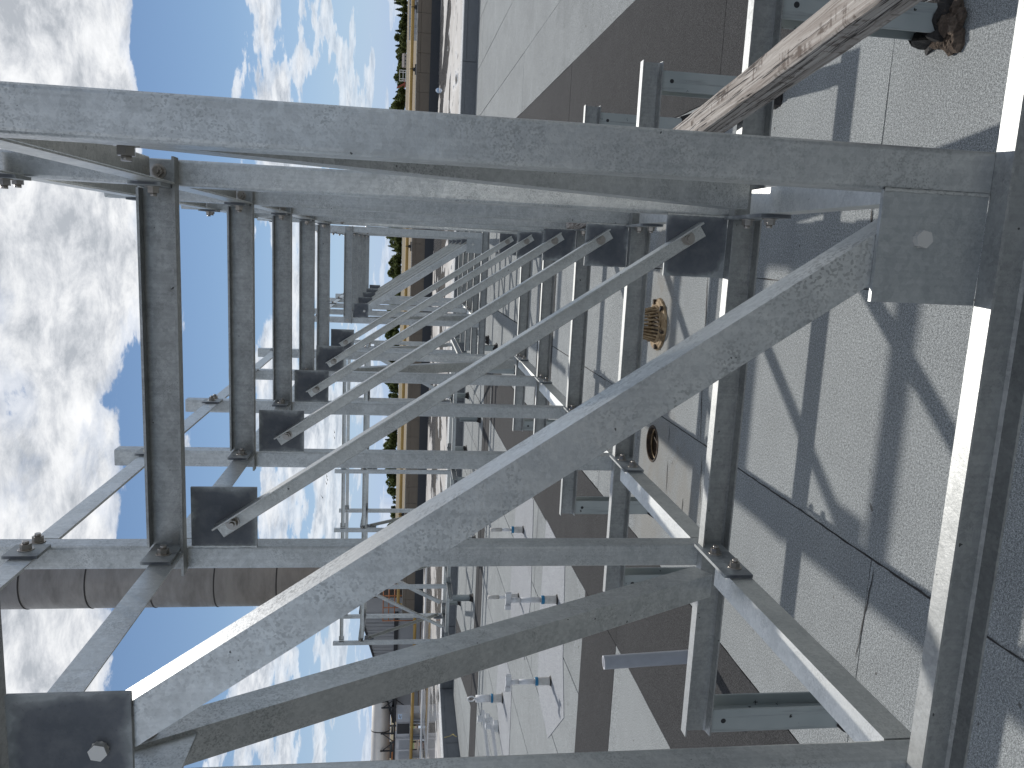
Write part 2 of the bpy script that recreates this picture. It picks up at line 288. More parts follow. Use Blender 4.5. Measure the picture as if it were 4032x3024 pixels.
# ------------------------------------------------------------------ mesh helpers
class MB:
    def __init__(s): s.v = []; s.f = []; s.sm = []
    def add(s, vs, fs, smooth=False):
        o = len(s.v); s.v += [tuple(x) for x in vs]; s.f += [tuple(i+o for i in f) for f in fs]; s.sm += [smooth]*len(fs); return s
    def box(s, x0, x1, y0, y1, z0, z1):
        return s.add([(x0,y0,z0),(x1,y0,z0),(x1,y1,z0),(x0,y1,z0),(x0,y0,z1),(x1,y0,z1),(x1,y1,z1),(x0,y1,z1)],
                     [(3,2,1,0),(4,5,6,7),(0,1,5,4),(1,2,6,5),(2,3,7,6),(3,0,4,7)])
    def prism(s, prof, p0, p1, ax, ay, smooth=False):
        p0, p1, ax, ay = map(Vector, (p0, p1, ax, ay)); n = len(prof)
        vs = [p0+ax*a+ay*b for a, b in prof] + [p1+ax*a+ay*b for a, b in prof]
        o = len(s.v); flip = (ax.cross(ay)).dot(p1-p0) < 0
        fs = [(i, (i+1) % n, n+(i+1) % n, n+i) for i in range(n)]
        caps = [tuple(range(n-1, -1, -1)), tuple(range(n, 2*n))]
        if flip: fs = [f[::-1] for f in fs]; caps = [c[::-1] for c in caps]
        s.add(vs, fs, smooth); s.f += [tuple(i+o for i in c) for c in caps]; s.sm += [False, False]; return s
    def cyl(s, p0, p1, r0, r1=None, n=16, smooth=True):
        p0, p1 = Vector(p0), Vector(p1); r1 = r0 if r1 is None else r1
        d = (p1-p0).normalized(); a = d.orthogonal().normalized(); b = d.cross(a); o = len(s.v)
        vs = [p0+(a*math.cos(2*PI*i/n)+b*math.sin(2*PI*i/n))*r0 for i in range(n)]+[p1+(a*math.cos(2*PI*i/n)+b*math.sin(2*PI*i/n))*r1 for i in range(n)]
        s.add(vs, [(i, (i+1) % n, n+(i+1) % n, n+i) for i in range(n)], smooth)
        s.f += [tuple(o+i for i in range(n-1, -1, -1)), tuple(o+n+i for i in range(n))]; s.sm += [False, False]; return s
    def ring(s, c, ax, R, r, n=24, m=8):
        c, ax = Vector(c), Vector(ax).normalized(); a = ax.orthogonal().normalized(); b = ax.cross(a); vs = []; fs = []
        for i in range(n):
            e = a*math.cos(2*PI*i/n)+b*math.sin(2*PI*i/n)
            for j in range(m): vs.append(c+e*(R+r*math.cos(2*PI*j/m))+ax*r*math.sin(2*PI*j/m))
        for i in range(n):
            for j in range(m): fs.append((i*m+j, ((i+1) % n)*m+j, ((i+1) % n)*m+(j+1) % m, i*m+(j+1) % m))
        return s.add(vs, fs, True)
    def lathe(s, prof, n=32, c=(0,0,0), smooth=False):
        c = Vector(c); vs = []; k = len(prof)
        for i in range(n):
            a = 2*PI*i/n
            for r, z in prof: vs.append(c+Vector((r*math.cos(a), r*math.sin(a), z)))
        fs = [(i*k+j, ((i+1) % n)*k+j, ((i+1) % n)*k+j+1, i*k+j+1) for i in range(n) for j in range(k-1)]
        return s.add(vs, fs, smooth)
    def mesh(s, name, m):
        me = bpy.data.meshes.new(name); me.from_pydata(s.v, [], s.f); me.materials.append(m)
        me.polygons.foreach_set('use_smooth', s.sm); me.update(); return me
def obj(name, me, parent=None, loc=None):
    o = bpy.data.objects.new(name, me); COL.objects.link(o)
    if parent: o.parent = parent
    if loc is not None: o.location = loc
    return o
def empty(name, loc=(0,0,0), rz=0):
    o = bpy.data.objects.new(name, None); COL.objects.link(o); o.location = loc; o.rotation_euler = (0, 0, rz); o.empty_display_size = 0.1; return o
def tag(o, label, cat, group=None):
    o['label'] = label; o['category'] = cat
    if group: o['group'] = group
    return o
def struct(o, kind='structure'): o['kind'] = kind; return o
def mb_obj(name, mb, m, parent=None, loc=None): return obj(name, mb.mesh(name, m), parent, loc)

# ------------------------------------------------------------------ roof
def roof_z(y): return 0.0 if y < 4.0 else 0.02*(min(y, 17.2)-4.0)
def rp(x0, y0, dz=0.0):
    """point seen at (x0, y0) on the level z=0, moved along the sight line to the sloping roof"""
    if y0 <= 4.0: return Vector((x0, y0, dz))
    k = (CAM.z+0.02*(4.0-CAM.y))/(CAM.z+0.02*(y0-CAM.y))
    p = CAM+(Vector((x0, y0, 0))-CAM)*k; p.z += dz; return p
CURB_Y = 17.2
roof = MB()
HOLE = (-1.185, 3.755, 0.121)          # the open drain
ys = [-9, 3.62, 3.89, 4.0, CURB_Y+0.4]; xs = [-16, -1.32, -1.05, 14]
for i in range(4):
    for j in range(3):
        if i == 1 and j == 1: continue
        y0, y1 = ys[i], ys[i+1]; z0, z1 = roof_z(y0)-0.008, roof_z(y1)-0.008; x0, x1 = xs[j], xs[j+1]
        roof.add([(x0, y0, z0), (x1, y0, z0), (x1, y1, z1), (x0, y1, z1)], [(0, 1, 2, 3)])
ROOF = struct(mb_obj('roof', roof, BITUMEN))
def sheet(x0, x1, y0, y1, m, h=0.0, gap=0.0028, jit=0.0018, poly=None, name='roofing_sheet', hole=None):
    """one strip of mineral-surfaced roofing, slightly ragged along its edges"""
    if poly is None:
        if y0 > 5: gap = 0.0075
        def edge(a, b):
            d = (Vector(b)-Vector(a)); ln = d.length; near = min(a[1], b[1]) < 7
            n = max(2, int(ln/(0.09 if near else 0.5))); nn = Vector((-d.y, d.x)).normalized(); out = []
            for i in range(n):
                q = Vector(a)+d*(i/n); q += nn*random.uniform(-jit, jit)*(1 if 0 < i else 0); out.append((q.x, q.y))
            return out
        a, b, c, d = (x0+gap, y0+gap), (x1-gap, y0+gap), (x1-gap, y1-gap), (x0+gap, y1-gap)
        poly = edge(a, b)+edge(b, c)+edge(c, d)+edge(d, a)
    if any(p[1] < 4 for p in poly) and any(p[1] > 4 for p in poly):
        lo = clip(poly, 4.0, True); hi = clip(poly, 4.0, False)
    else: lo, hi = poly, None
    if hole:
        hx_, hy_, hr = hole; k = min(range(len(lo)), key=lambda i: (lo[i][0]-hx_)**2+(lo[i][1]-hy_)**2); a0 = math.atan2(lo[k][1]-hy_, lo[k][0]-hx_)
        ringp_ = [(hx_+hr*math.cos(a0-2*PI*i/36), hy_+hr*math.sin(a0-2*PI*i/36)) for i in range(37)]
        lo = lo[:k+1]+ringp_+lo[k:]
    mb = MB()
    for pl in (lo, hi):
        if pl and len(pl) > 2:
            n = len(pl); top = [(x, y, roof_z(y)+h) for x, y in pl]; bot = [(x, y, roof_z(y)+h-0.006) for x, y in pl]
            mb.add(top+bot, [tuple(range(n))]+[(i, i+n, (i+1) % n+n, (i+1) % n) for i in range(n)])
    return mb_obj(name, mb, m, ROOF)
def clip(poly, yc, below):
    out = []; n = len(poly)
    for i in range(n):
        a, b = poly[i], poly[(i+1) % n]; ia = (a[1] <= yc) == below; ib = (b[1] <= yc) == below
        if ia: out.append(a)
        if ia != ib: t = (yc-a[1])/(b[1]-a[1]); out.append((a[0]+(b[0]-a[0])*t, yc))
    return out
XB = [-0.962, 0.0, 0.97, 2.0, 2.83, 3.9, 4.95, 6.0, 7.05, 8.1, 9.2]
cuts = {-0.962: [-4, 2.95, 7.28, 8.2, 13.0], 0.0: [-4, 1.45, 7.28, 8.2, 11.9], 0.97: [-4, 3.1, 7.1, 12.6], 2.0: [-4, 3.3, 10.35, 15.2], 2.83: [-4, 5, 13.7],
        3.9: [-4, 2, 9.6, 16.1], 4.95: [-4, 6.5, 12.6], 6.0: [-4, 4, 10.9, 15], 7.05: [-4, 8.2], 8.1: [-4, 6.1, 14]}
for i, x0 in enumerate(XB[:-1]):
    cs = cuts[x0]+[CURB_Y]
    for a, b in zip(cs[:-1], cs[1:]):
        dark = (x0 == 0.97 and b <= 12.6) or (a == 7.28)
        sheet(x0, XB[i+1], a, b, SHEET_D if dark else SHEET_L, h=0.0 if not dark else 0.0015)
for a, b, dark in [(-4, 1.19, 0), (1.19, 5.05, 0), (5.05, 7.28, 0), (7.28, 8.2, 1), (8.2, 13, 0), (13, CURB_Y, 0)]:
    sheet(-1.925, -0.962, a, b, SHEET_D if dark else SHEET_L, hole=HOLE if a == 1.19 else None)
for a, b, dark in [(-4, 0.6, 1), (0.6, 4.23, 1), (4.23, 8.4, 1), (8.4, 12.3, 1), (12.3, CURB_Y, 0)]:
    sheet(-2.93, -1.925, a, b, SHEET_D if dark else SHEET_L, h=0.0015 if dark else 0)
XL = [-11.3, -10.2, -9.15, -8.1, -7.05, -6.05, -5.0, -3.95, -2.93]
for i, x0 in enumerate(XL[:-1]):
    sheet(x0, XL[i+1], -4, 1.3+0.35*math.sin(i*2.1), SHEET_L); sheet(x0, XL[i+1], 1.3+0.35*math.sin(i*2.1), 4.23, SHEET_L)
    m1 = 8.3+1.2*math.sin(i*1.7)
    sheet(x0, XL[i+1], 5.22, m1, SHEET_L); sheet(x0, XL[i+1], m1, 12.35, SHEET_L)
    sheet(x0, XL[i+1], 13.3, CURB_Y, SHEET_L)
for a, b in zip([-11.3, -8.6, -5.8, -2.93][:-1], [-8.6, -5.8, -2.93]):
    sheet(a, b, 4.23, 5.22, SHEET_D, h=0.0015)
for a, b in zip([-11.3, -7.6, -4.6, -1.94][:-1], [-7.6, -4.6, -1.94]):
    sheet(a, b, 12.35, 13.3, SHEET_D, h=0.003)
sheet(0, 0, 0, 0, SHEET_D, h=0.007, poly=[(-9.1, 13.28), (-8.2, 13.28), (-9.0, 16.9), (-10.1, 16.9)])
def patch(pts, h=0.006):
    pl = [rp(x, y) for x, y in pts]; sheet(0, 0, 0, 0, PATCH, h=h, poly=[(p.x, p.y) for p in pl], name='roofing_patch')
patch([(-3.02, 6.25), (-4.04, 6.05), (-4.58, 5.83), (-5.29, 6.54), (-5.15, 7.25), (-4.3, 7.45), (-3.02, 7.35)][::1])
patch([(-3.1, 8.3), (-4.35, 8.1), (-5.35, 8.35), (-5.75, 9.2), (-5.2, 9.9), (-3.5, 9.75), (-3.1, 9.2)], 0.0065)
patch([(-6.2, 9.3), (-7.4, 9.2), (-7.9, 10.0), (-7.4, 10.9), (-6.3, 10.8)], 0.006)
# open laps and splits in the roofing: slivers of bare bitumen
def sliver(p, q, w=0.006, h=0.0022):
    p, q = Vector((*p, 0)), Vector((*q, 0)); d = q-p; n = max(4, int(d.length/0.03)); nn = Vector((-d.y, d.x, 0)).normalized(); A = []; B = []
    for i in range(n+1):
        t = i/n; c = p+d*t+nn*random.uniform(-1, 1)*w*0.3; ww = w*(0.15+math.sin(PI*t)**0.6*random.uniform(0.35, 1.0))*0.5
        A.append((*(c+nn*ww).to_2d(), roof_z(c.y)+h)); B.append((*(c-nn*ww).to_2d(), roof_z(c.y)+h))
    mb = MB().add(A+B, [(i+1, i, n+1+i, n+2+i) for i in range(n)]); mb_obj('open_split', mb, BITUMEN, ROOF)
for p, q, w in [((-0.99, 1.165), (-1.36, 1.205), 0.007), ((-1.02, 2.86), (-1.30, 2.83), 0.008), ((-0.96, 2.9), (-0.6, 2.96), 0.008), ((-0.35, 2.98), (0.0, 3.02), 0.012),
                ((-1.22, 3.42), (-1.42, 3.40), 0.010), ((-1.36, 3.10), (-1.55, 3.08), 0.014), ((-0.1, 3.45), (0.18, 3.52), 0.006), ((0.02, 1.43), (0.3, 1.46), 0.014),
                ((-0.98, 3.44), (-1.1, 3.43), 0.008), ((-0.957, 0.3), (-0.963, 1.6), 0.008), ((-0.957, 1.5), (-0.963, 2.4), 0.007), ((-0.958, 2.6), (-0.962, 3.4), 0.007), ((-0.05, 2.15), (-0.02, 2.2), 0.008)]:
    sliver(p, q, w)

# ------------------------------------------------------------------ steel rack
WC = 0.0765; XLI, XRI, SP = -0.9034, 0.2209, 1.17943
ZL0, ZL1, ZU0, ZU1, ZTOP = 0.572, 0.668, 2.375, 2.483, 3.0
BX0, BX1 = -1.612, 0.952
def tube_prof(w, r=0.009, n=3):
    out = []
    for cx, cy, a0 in ((w-r, w-r, 0), (r, w-r, 90), (r, r, 180), (w-r, r, 270)):
        for i in range(n+1): a = math.radians(a0+90*i/n); out.append((cx+r*math.cos(a), cy+r*math.sin(a)))
    return out
def L_prof(a, t): return [(0, 0), (a, 0), (a, t*0.7), (a-t*0.3, t), (t, t), (t, a-t*0.3), (t*0.7, a), (0, a)]
TUBE = tube_prof(WC)
def me_column(x0): return MB().prism(TUBE, (x0, 0.0005, ZL0), (x0, 0.0005, ZTOP), (1,0,0), (0,1,0)).mesh('column', GALV)
def me_channel(name, x0, x1, z0, z1, fl=0.044, tf=0.0075, tw=0.006, m=None, ends=None):
    prof = [(0, z0), (0, z1), (-fl, z1), (-fl, z1-tf*0.7), (-tw-0.006, z1-tf*1.3), (-tw, z1-tf*2.0), (-tw, z0+tf*2.0), (-tw-0.006, z0+tf*1.3), (-fl, z0+tf*0.7), (-fl, z0)]
    return MB().prism(prof, (x0, 0, 0), (x1, 0, 0), (0,1,0), (0,0,1)).mesh(name, m or GALV_B)
def me_upper():
    prof_mid = None
    mb = MB(); fl, tf, tw = 0.044, 0.0075, 0.006
    mb.box(XLI-WC+0.004, XRI+WC-0.004, -tw, 0, ZU0+tf, ZU1-tf)            # web
    mb.box(XLI-WC-0.004, XRI+WC+0.004, -fl, 0, ZU0, ZU0+tf)               # bottom flange runs past both columns
    mb.box(XLI+0.012, XRI-0.012, -fl, 0, ZU1-tf, ZU1)                     # top flange cut short
    return mb.mesh('upper_beam', GALV_B)
def me_upper0():
    mb = MB(); tf = 0.0075
    mb.box(XLI-WC+0.004, XRI+WC-0.004, -0.0066, -0.0006, ZU0+tf, ZU1-tf); mb.box(XLI-WC-0.004, XRI+WC+0.004, -0.044, -0.0006, ZU0, ZU0+tf)
    mb.box(XLI+0.004, XRI-0.004, 0.0, 0.036, ZU0, ZU0+tf); mb.box(XLI+0.012, XRI-0.012, -0.044, 0.036, ZU1-tf, ZU1)
    return mb.mesh('upper_beam', GALV_B)
def me_leg(xc, zb=-0.12):
    w, d, t = 0.044, 0.10, 0.007; y0 = -0.034
    mb = MB()
    mb.box(xc-w, xc+w, y0, y0+t, zb, ZL0); mb.box(xc-w, xc+w, y0+d-t, y0+d, zb, ZL0); mb.box(xc-0.003, xc+0.003, y0+t, y0+d-t, zb, ZL0)
    mb2 = mb.mesh('leg', LEGM); return mb2
def me_hole(xc, z=0.525):
    return MB().cyl((xc, -0.0345, z), (xc, -0.0335, z), 0.0095, n=14).mesh('bolt_hole', BLACK)
def me_boot(xc, seed, big=False):
    rnd = random.Random(seed); n = 18; mb = MB(); prof = [(1.35 if not big else 1.7, -0.01), (1.22, 0.012), (1.0, 0.03 if not big else 0.05), (0.9, 0.062 if not big else 0.12)]
    vs = []
    for i in range(n):
        a = 2*PI*i/n; sq = 0.062/max(abs(math.cos(a)), abs(math.sin(a)))
        for k, (r, z) in enumerate(prof):
            rr = sq*r*rnd.uniform(0.9, 1.12); vs.append((xc+rr*math.cos(a), 0.016+rr*math.sin(a), z*rnd.uniform(0.7, 1.4) if k else z))
    K = len(prof); fs = [(i*K+j, ((i+1) % n)*K+j, ((i+1) % n)*K+j+1, i*K+j+1) for i in range(n) for j in range(K-1)]
    fs.append(tuple(i*K+K-1 for i in range(n))); mb.add(vs, fs); return mb.mesh('tar_boot', TAR)
def me_gusset(x0, x1, z0, z1, m=None): return MB().box(x0, x1, 0.0008, 0.0095, z0, z1).mesh('gusset_plate', m or GALV_D)
GL = (0.0235, XRI, ZL1+0.001, 0.872); GU = (XLI, -0.7055, 2.158, 2.361)
def me_brace(front=True):
    a = Vector((0.146, 0, 0.801)); b = Vector((-0.821, 0, 2.232)); d = (b-a).normalized(); up = Vector((d.z, 0, -d.x))   # towards upper right
    if up.z < 0: up = -up
    if front:
        w = 0.051; p0 = a-d*0.055; p1 = b+d*0.05; ay = Vector((0, -1, 0)); off = Vector((0, -0.0008, 0)); t = 0.0062
    else:
        w = 0.076; p0 = a-d*0.075; p1 = b+d*0.07; ay = Vector((0, 1, 0)); off = Vector((0, 0.0102, 0)); t = 0.0075
    top = up*(w*0.5)+off
    mb = MB().prism([(x, y) for x, y in L_prof(w, t)], p0+top, p1+top, -up, ay)
    return mb.mesh('diagonal_brace', GALV_L if front else GALV_F)
def me_bolt(head=False):
    mb = MB(); hexp = [(0.0165*math.cos(PI/3*i+0.3), 0.0165*math.sin(PI/3*i+0.3)) for i in range(6)]
    if head: mb.cyl((0,0,0), (0,0,0.001), 0.0165, n=6); mb.prism(hexp, (0,0,0.0), (0,0,0.012), (1,0,0), (0,1,0))
    else:
        mb.cyl((0,0,0), (0,0,0.0028), 0.0225, n=20); mb.prism(hexp, (0,0,0.0028), (0,0,0.019), (1,0,0), (0,1,0)); mb.cyl((0,0,0.019), (0,0,0.028), 0.0092, n=12)
    return mb.mesh('bolt', HEADM if head else BOLT)
ME_NUT, ME_HEAD = me_bolt(), me_bolt(True)
ROT_NEAR = (PI/2, 0, 0)        # local +Z to -Y
ROT_PX = (0, PI/2, 0); ROT_MX = (0, -PI/2, 0)
def me_tab(side, y0, y1, z0, z1, t=0.009):
    x = XLI if side < 0 else XRI; xa, xb = (x-0.001, x+t) if side < 0 else (x-t, x+0.001)
    return MB().box(xa, xb, y0, y1, z0, z1).mesh('tab_plate', GALV_D)
def me_tie(side, z1, w, t, y0, y1, leg_top=True):
    x = (XLI-0.0015) if side < 0 else (XRI+0.0015); sx = -1 if side < 0 else 1
    prof = L_prof(w, t)
    if leg_top: mb = MB().prism(prof, (x, y0, z1), (x, y1, z1), (sx,0,0), (0,0,-1))
    else: mb = MB().prism(prof, (x, y0, z1-w), (x, y1, z1-w), (sx,0,0), (0,0,1))
    return mb.mesh('tie_angle', GALV_L)
def me_side_brace(side):
    x = (XLI-0.0015) if side < 0 else (XRI+0.013); sx = -1 if side < 0 else 1
    a = Vector((x, 0.16, 2.245)); b = Vector((x, 0.975, 0.705)); d = (b-a).normalized(); lo = Vector((0, -d.z, d.y))
    if lo.z > 0: lo = -lo
    p0 = Vector((x, 0.344, 1.8265))-d*0.44; p1 = Vector((x, 0.344, 1.8265))+d*1.26
    return MB().prism(L_prof(0.076, 0.0075), p0, p1, -lo, (sx,0,0)).mesh('side_brace', GALV)
def me_side_plate(side):
    x = XLI if side < 0 else XRI; xa, xb = (x-0.0105, x-0.0095-0.008) if side < 0 else (x+0.0225, x+0.0305)
    return MB().box(min(xa, xb), max(xa, xb), WC+0.001, 0.26, 2.10, 2.31).mesh('side_plate', GALV)
MESH = dict(colL=me_column(XLI-WC), colR=me_column(XRI), low=me_channel('lower_beam', BX0, BX1, ZL0, ZL1), up=me_upper(), up0=me_upper0(),
            legL=me_leg(-1.56), legR=me_leg(0.872), holeL=me_hole(-1.56), holeR=me_hole(0.872),
            gl=me_gusset(*GL), gl0=me_gusset(*GL, GALV_G), gu=me_gusset(*GU), br1=me_brace(True), br0=me_brace(False),
            sbL=me_side_brace(-1), sbR=me_side_brace(1), spL=me_side_plate(-1), spR=me_side_plate(1))
for s_, n_ in ((-1, 'L'), (1, 'R')):
    MESH['tl'+n_] = me_tab(s_, -0.275, -0.0065, 0.590, 0.684); MESH['tu'+n_] = me_tab(s_, -0.145, -0.0065, ZU0+0.010, 2.472); MESH['tt'+n_] = me_tab(s_, -0.095, 0.0, 2.782, 2.882)
def me_weld(x, z0, z1, seed):
    rnd = random.Random(seed); mb = MB(); n = 26; K = 6; vs = []
    for i in range(n+1):
        z = z0+(z1-z0)*i/n; r = 0.0042*rnd.uniform(0.75, 1.25)
        for j in range(K): a = 2*PI*j/K; vs.append((x+r*math.cos(a)+rnd.uniform(-1, 1)*0.0006, 0.0012+r*0.6*math.sin(a), z))
    return mb.add(vs, [(i*K+j, i*K+(j+1) % K, (i+1)*K+(j+1) % K, (i+1)*K+j) for i in range(n) for j in range(K)], True).mesh('weld_bead', GALV_L)
MESH['weldL'] = me_weld(XRI, GL[2], GL[3], 1); MESH['weldU'] = me_weld(XLI, GU[2], GU[3], 2)
BOOTS = [me_boot(-1.56, i) for i in range(3)], [me_boot(0.872, 10+i) for i in range(3)]
TIECACHE = {}
def tie_mesh(side, lvl, sp):
    k = (side, lvl, round(sp, 3))
    if k not in TIECACHE:
        if lvl == 0: TIECACHE[k] = me_tie(side, ZL1-0.001, 0.074, 0.007, WC+0.003, sp-0.16, True)
        if lvl == 1: TIECACHE[k] = me_tie(side, 2.447, 0.074, 0.006, WC+0.003, sp-0.05, True)
        if lvl == 2: TIECACHE[k] = me_tie(side, 2.862, 0.070, 0.006, WC+0.003, sp-0.02, True)
    return TIECACHE[k]
def frame(root_loc, rz, label, group, first=False, sp=SP, last=False, braced=False, boots_z=(0, 0), big=False, name='portal_frame', idx=0):
    """one portal frame of the rack and the ties that run from it to the next frame"""
    t = empty(name, root_loc, rz); tag(t, label, 'steel frame', group)
    off = Vector((0.3413, 0, 0))          # local origin on the rack's centre line
    def P(nm, me, par=None): return obj(nm, me, par or t, off if par is None else None)
    def bolt(par, loc, rot, head=False):
        b = obj('bolt', ME_HEAD if head else ME_NUT, par); b.location = loc; b.rotation_euler = rot; return b
    cl, cr = P('column', MESH['colL']), P('column', MESH['colR'])
    P('lower_beam', MESH['low']); ub = P('upper_beam', MESH['up0' if first else 'up'])
    for nm, hn, i, bz in (('legL', 'holeL', 0, boots_z[0]), ('legR', 'holeR', 1, boots_z[1])):
        lg = P('leg', MESH[nm]); P('bolt_hole', MESH[hn], lg)
        bt = obj('tar_boot', BOOTS[i][idx % 3], lg); bt.location = (0, 0, bz)
    gl, gu = P('gusset_plate', MESH['gl0' if first else 'gl']), P('gusset_plate', MESH['gu'])
    br = P('diagonal_brace', MESH['br0' if first else 'br1'])
    for g, (bx, bz) in ((gl, (0.146, 0.801)), (gu, (-0.821, 2.232))):
        if first: bolt(g, (bx-0.008 if bz < 1 else bx+0.01, 0.0008, bz-0.011 if bz < 1 else bz-0.02), ROT_NEAR, True)
        else: bolt(g, (bx, -0.0072, bz), ROT_NEAR)
    P('weld_bead', MESH['weldL'], gl); P('weld_bead', MESH['weldU'], gu)
    for xx, cc in ((XLI-WC/2, cl), (XRI+WC/2, cr)):
        bolt(ub, (xx, -0.0062, 2.43), ROT_NEAR)
    for s, n, rot in ((-1, 'L', ROT_PX), (1, 'R', ROT_MX)):
        x = XLI+0.009 if s < 0 else XRI-0.009; xc = XLI if s < 0 else XRI
        if not first:
            tb = P('tab_plate', MESH['tl'+n]); bolt(tb, (x, -0.097, 0.645), rot); bolt(tb, (x, -0.214, 0.626), rot)
            tb = P('tab_plate', MESH['tu'+n]); bolt(tb, (x, -0.082, 2.423), rot)
            tb = P('tab_plate', MESH['tt'+n]); bolt(tb, (x, -0.042, 2.836), rot)
        if not last:
            for lvl in range(3): P('tie_angle', tie_mesh(s, lvl, sp))
            bolt(cl if s < 0 else cr, (xc+0.0005*(-s), 0.045, 2.839), rot)
        if braced:
            sb_ = P('side_brace', MESH['sb'+n]); P('side_plate', MESH['sp'+n]); bolt(sb_, (xc+(0.0125 if s > 0 else -0.0015), 0.185, 2.195), rot)
    return t
XC = -0.3413
G1 = 'portal frames of the long rack over the drains'
LAB1 = ['end portal frame with square gusset plates in front of its wide diagonal brace',
        'portal frame beside the end frame, weathered timber lying across its lower beam',
        'third portal frame of the long rack, beam crossing before both roof drains',
        'fourth portal frame of the long rack, beam just short of the rusty drain dome',
        'fifth portal frame of the long rack, standing just past the drain dome',
        'sixth portal frame, at the far end of the rack over the drains']
for n in range(6):
    y = n*SP; rz_ = roof_z(y)
    frame((XC, y, 0), 0, LAB1[n], G1, first=(n == 0), last=(n == 5), braced=(n in (0, 4)), boots_z=(rz_, rz_), idx=n)
Y2 = 9.42; Z2 = 0.037
G2 = 'portal frames of the second rack in line'
ORD = ['first', 'second', 'third', 'fourth', 'fifth']
for n in range(5):
    y = Y2+n*SP
    frame((XC-0.025, y, Z2), 0, '%s portal frame of the second rack in line beyond the gap, counted from the gap' % ORD[n], G2, first=(n == 0), last=(n == 4), braced=(n == 0), boots_z=(roof_z(y)-Z2,)*2, idx=n)
# rack B runs across, towards the ribbed building
YB = 14.35; SPB = 1.243
G3 = 'portal frames of the crosswise rack by the curb'
ORD += ['sixth']
XB0 = -1.97
for n in range(6):
    x = XB0-n*SPB
    frame((x, YB+0.56, 0.03), PI/2, '%s portal frame of the crosswise rack by the curb, counted from the two in-line racks' % ORD[n], G3, first=(n == 0), last=(n == 5), sp=SPB, braced=(n in (0, 4)), boots_z=(roof_z(YB-0.7)-0.03, roof_z(YB+1.8)-0.03), idx=n)

# ------------------------------------------------------------------ crumbling sealant heap at one leg
mb = MB(); rnd = random.Random(3)
for k in range(22):
    a = rnd.uniform(0, 2*PI); r = rnd.uniform(0.02, 0.085); q = rnd.uniform(0.014, 0.034); c = Vector((0.835+r*math.cos(a)*0.9, SP-0.05+r*math.sin(a)*0.7, 0.006+rnd.uniform(0, 0.035)*(1-r*8)))
    vs = []; fs = []; A_, B2 = 9, 6
    for ii in range(B2+1):
        for jj in range(A_):
            th = PI*ii/B2; ph = 2*PI*jj/A_; w_ = q*rnd.uniform(0.72, 1.15); vs.append(c+Vector((math.sin(th)*math.cos(ph)*w_*1.2, math.sin(th)*math.sin(ph)*w_, math.cos(th)*w_*0.75)))
    for ii in range(B2):
        for jj in range(A_): fs.append((ii*A_+jj, (ii+1)*A_+jj, (ii+1)*A_+(jj+1) % A_, ii*A_+(jj+1) % A_))
    mb.add(vs, fs)
tag(mb_obj('sealant_heap', mb, CRUMB), 'crumbled brown sealant heaped against the tarred foot of a rack leg', 'sealant')

# ------------------------------------------------------------------ timber
p0, p1 = Vector((0.262, 3.42, 0.7135)), Vector((0.735, -0.25, 0.7135))
ln = (p1-p0).length; n = 60; vs = []; rnd = random.Random(11); K = 8
for i in range(n+1):
    y = ln*i/n; w = 0.044
    for (a, b) in ((-1, -0.86), (-0.86, -1), (0.86, -1), (1, -0.86), (1, 0.86), (0.86, 1), (-0.86, 1), (-1, 0.86)):
        jx, jz = rnd.uniform(-1, 1)*0.0012, rnd.uniform(-1, 1)*0.0012
        bite = 0.010*max(0, math.sin(i*0.61)*math.sin(i*0.23+1))**2 if a > 0.5 and b > 0.5 else 0
        vs.append((a*w+jx-bite, y, b*w+jz-bite*0.7 if b > -0.9 else b*w))
fs = [(i*K+j, i*K+(j+1) % K, (i+1)*K+(j+1) % K, (i+1)*K+j) for i in range(n) for j in range(K)]
fs = [f[::-1] for f in fs]; fs += [tuple(range(K)), tuple(n*K+j for j in range(K-1, -1, -1))]
tm = mb_obj('timber', MB().add(vs, fs), WOOD); tm.location = p0; tm.rotation_euler = (0, 0, math.atan2(-(p1.x-p0.x), (p1.y-p0.y)))
tag(tm, 'weathered grey square timber lying across the lower beams of the rack', 'timber')

# ------------------------------------------------------------------ drains
dr = empty('roof_drain', (-0.372, 3.83, 0)); tag(dr, 'roof drain with a rusty slotted dome strainer and cast clamping ring', 'roof drain')
mb_obj('clamping_ring', MB().lathe([(0.120, 0.004), (0.122, 0.022), (0.150, 0.024), (0.158, 0.018), (0.172, 0.016), (0.178, 0.002)], 40), RUST, dr)
for k in range(6):
    a = 2*PI*k/6+0.3; o = mb_obj('ring_lug', MB().box(-0.016, 0.016, -0.010, 0.010, 0.0, 0.02), RUST_D, dr, (0.155*math.cos(a), 0.155*math.sin(a), 0.016)); o.rotation_euler = (0, 0, a)
dome = mb_obj('dome_top', MB().lathe([(0.012, 0.158), (0.040, 0.157), (0.048, 0.156)], 36).lathe([(0.080, 0.150), (0.088, 0.146), (0.091, 0.138), (0.084, 0.137)], 36), RUST, dr)
for k in range(12):
    a = 2*PI*k/12; o = mb_obj('top_rib', MB().box(0.044, 0.086, -0.0065, 0.0065, -0.006, 0.002), RUST, dome, (0, 0, 0.151)); o.rotation_euler = (0, 0.12, a)
rib = MB().prism([(-0.0058, -0.005), (0.0058, -0.005), (0.0058, 0.005), (-0.0058, 0.005)], (0.120, 0, 0.02), (0.088, 0, 0.142), (0, 1, 0), (1, 0, 0)).mesh('strainer_rib', RUST)
for k in range(26):
    o = obj('strainer_rib', rib, dr); o.rotation_euler = (0, 0, 2*PI*k/26)
mb_obj('strainer_base', MB().lathe([(0.108, 0.018), (0.114, 0.036), (0.124, 0.034), (0.128, 0.020)], 40), RUST, dr)
mb_obj('drain_sump', MB().lathe([(0.118, 0.012), (0.0, 0.012)], 32), RUST_D, dr)
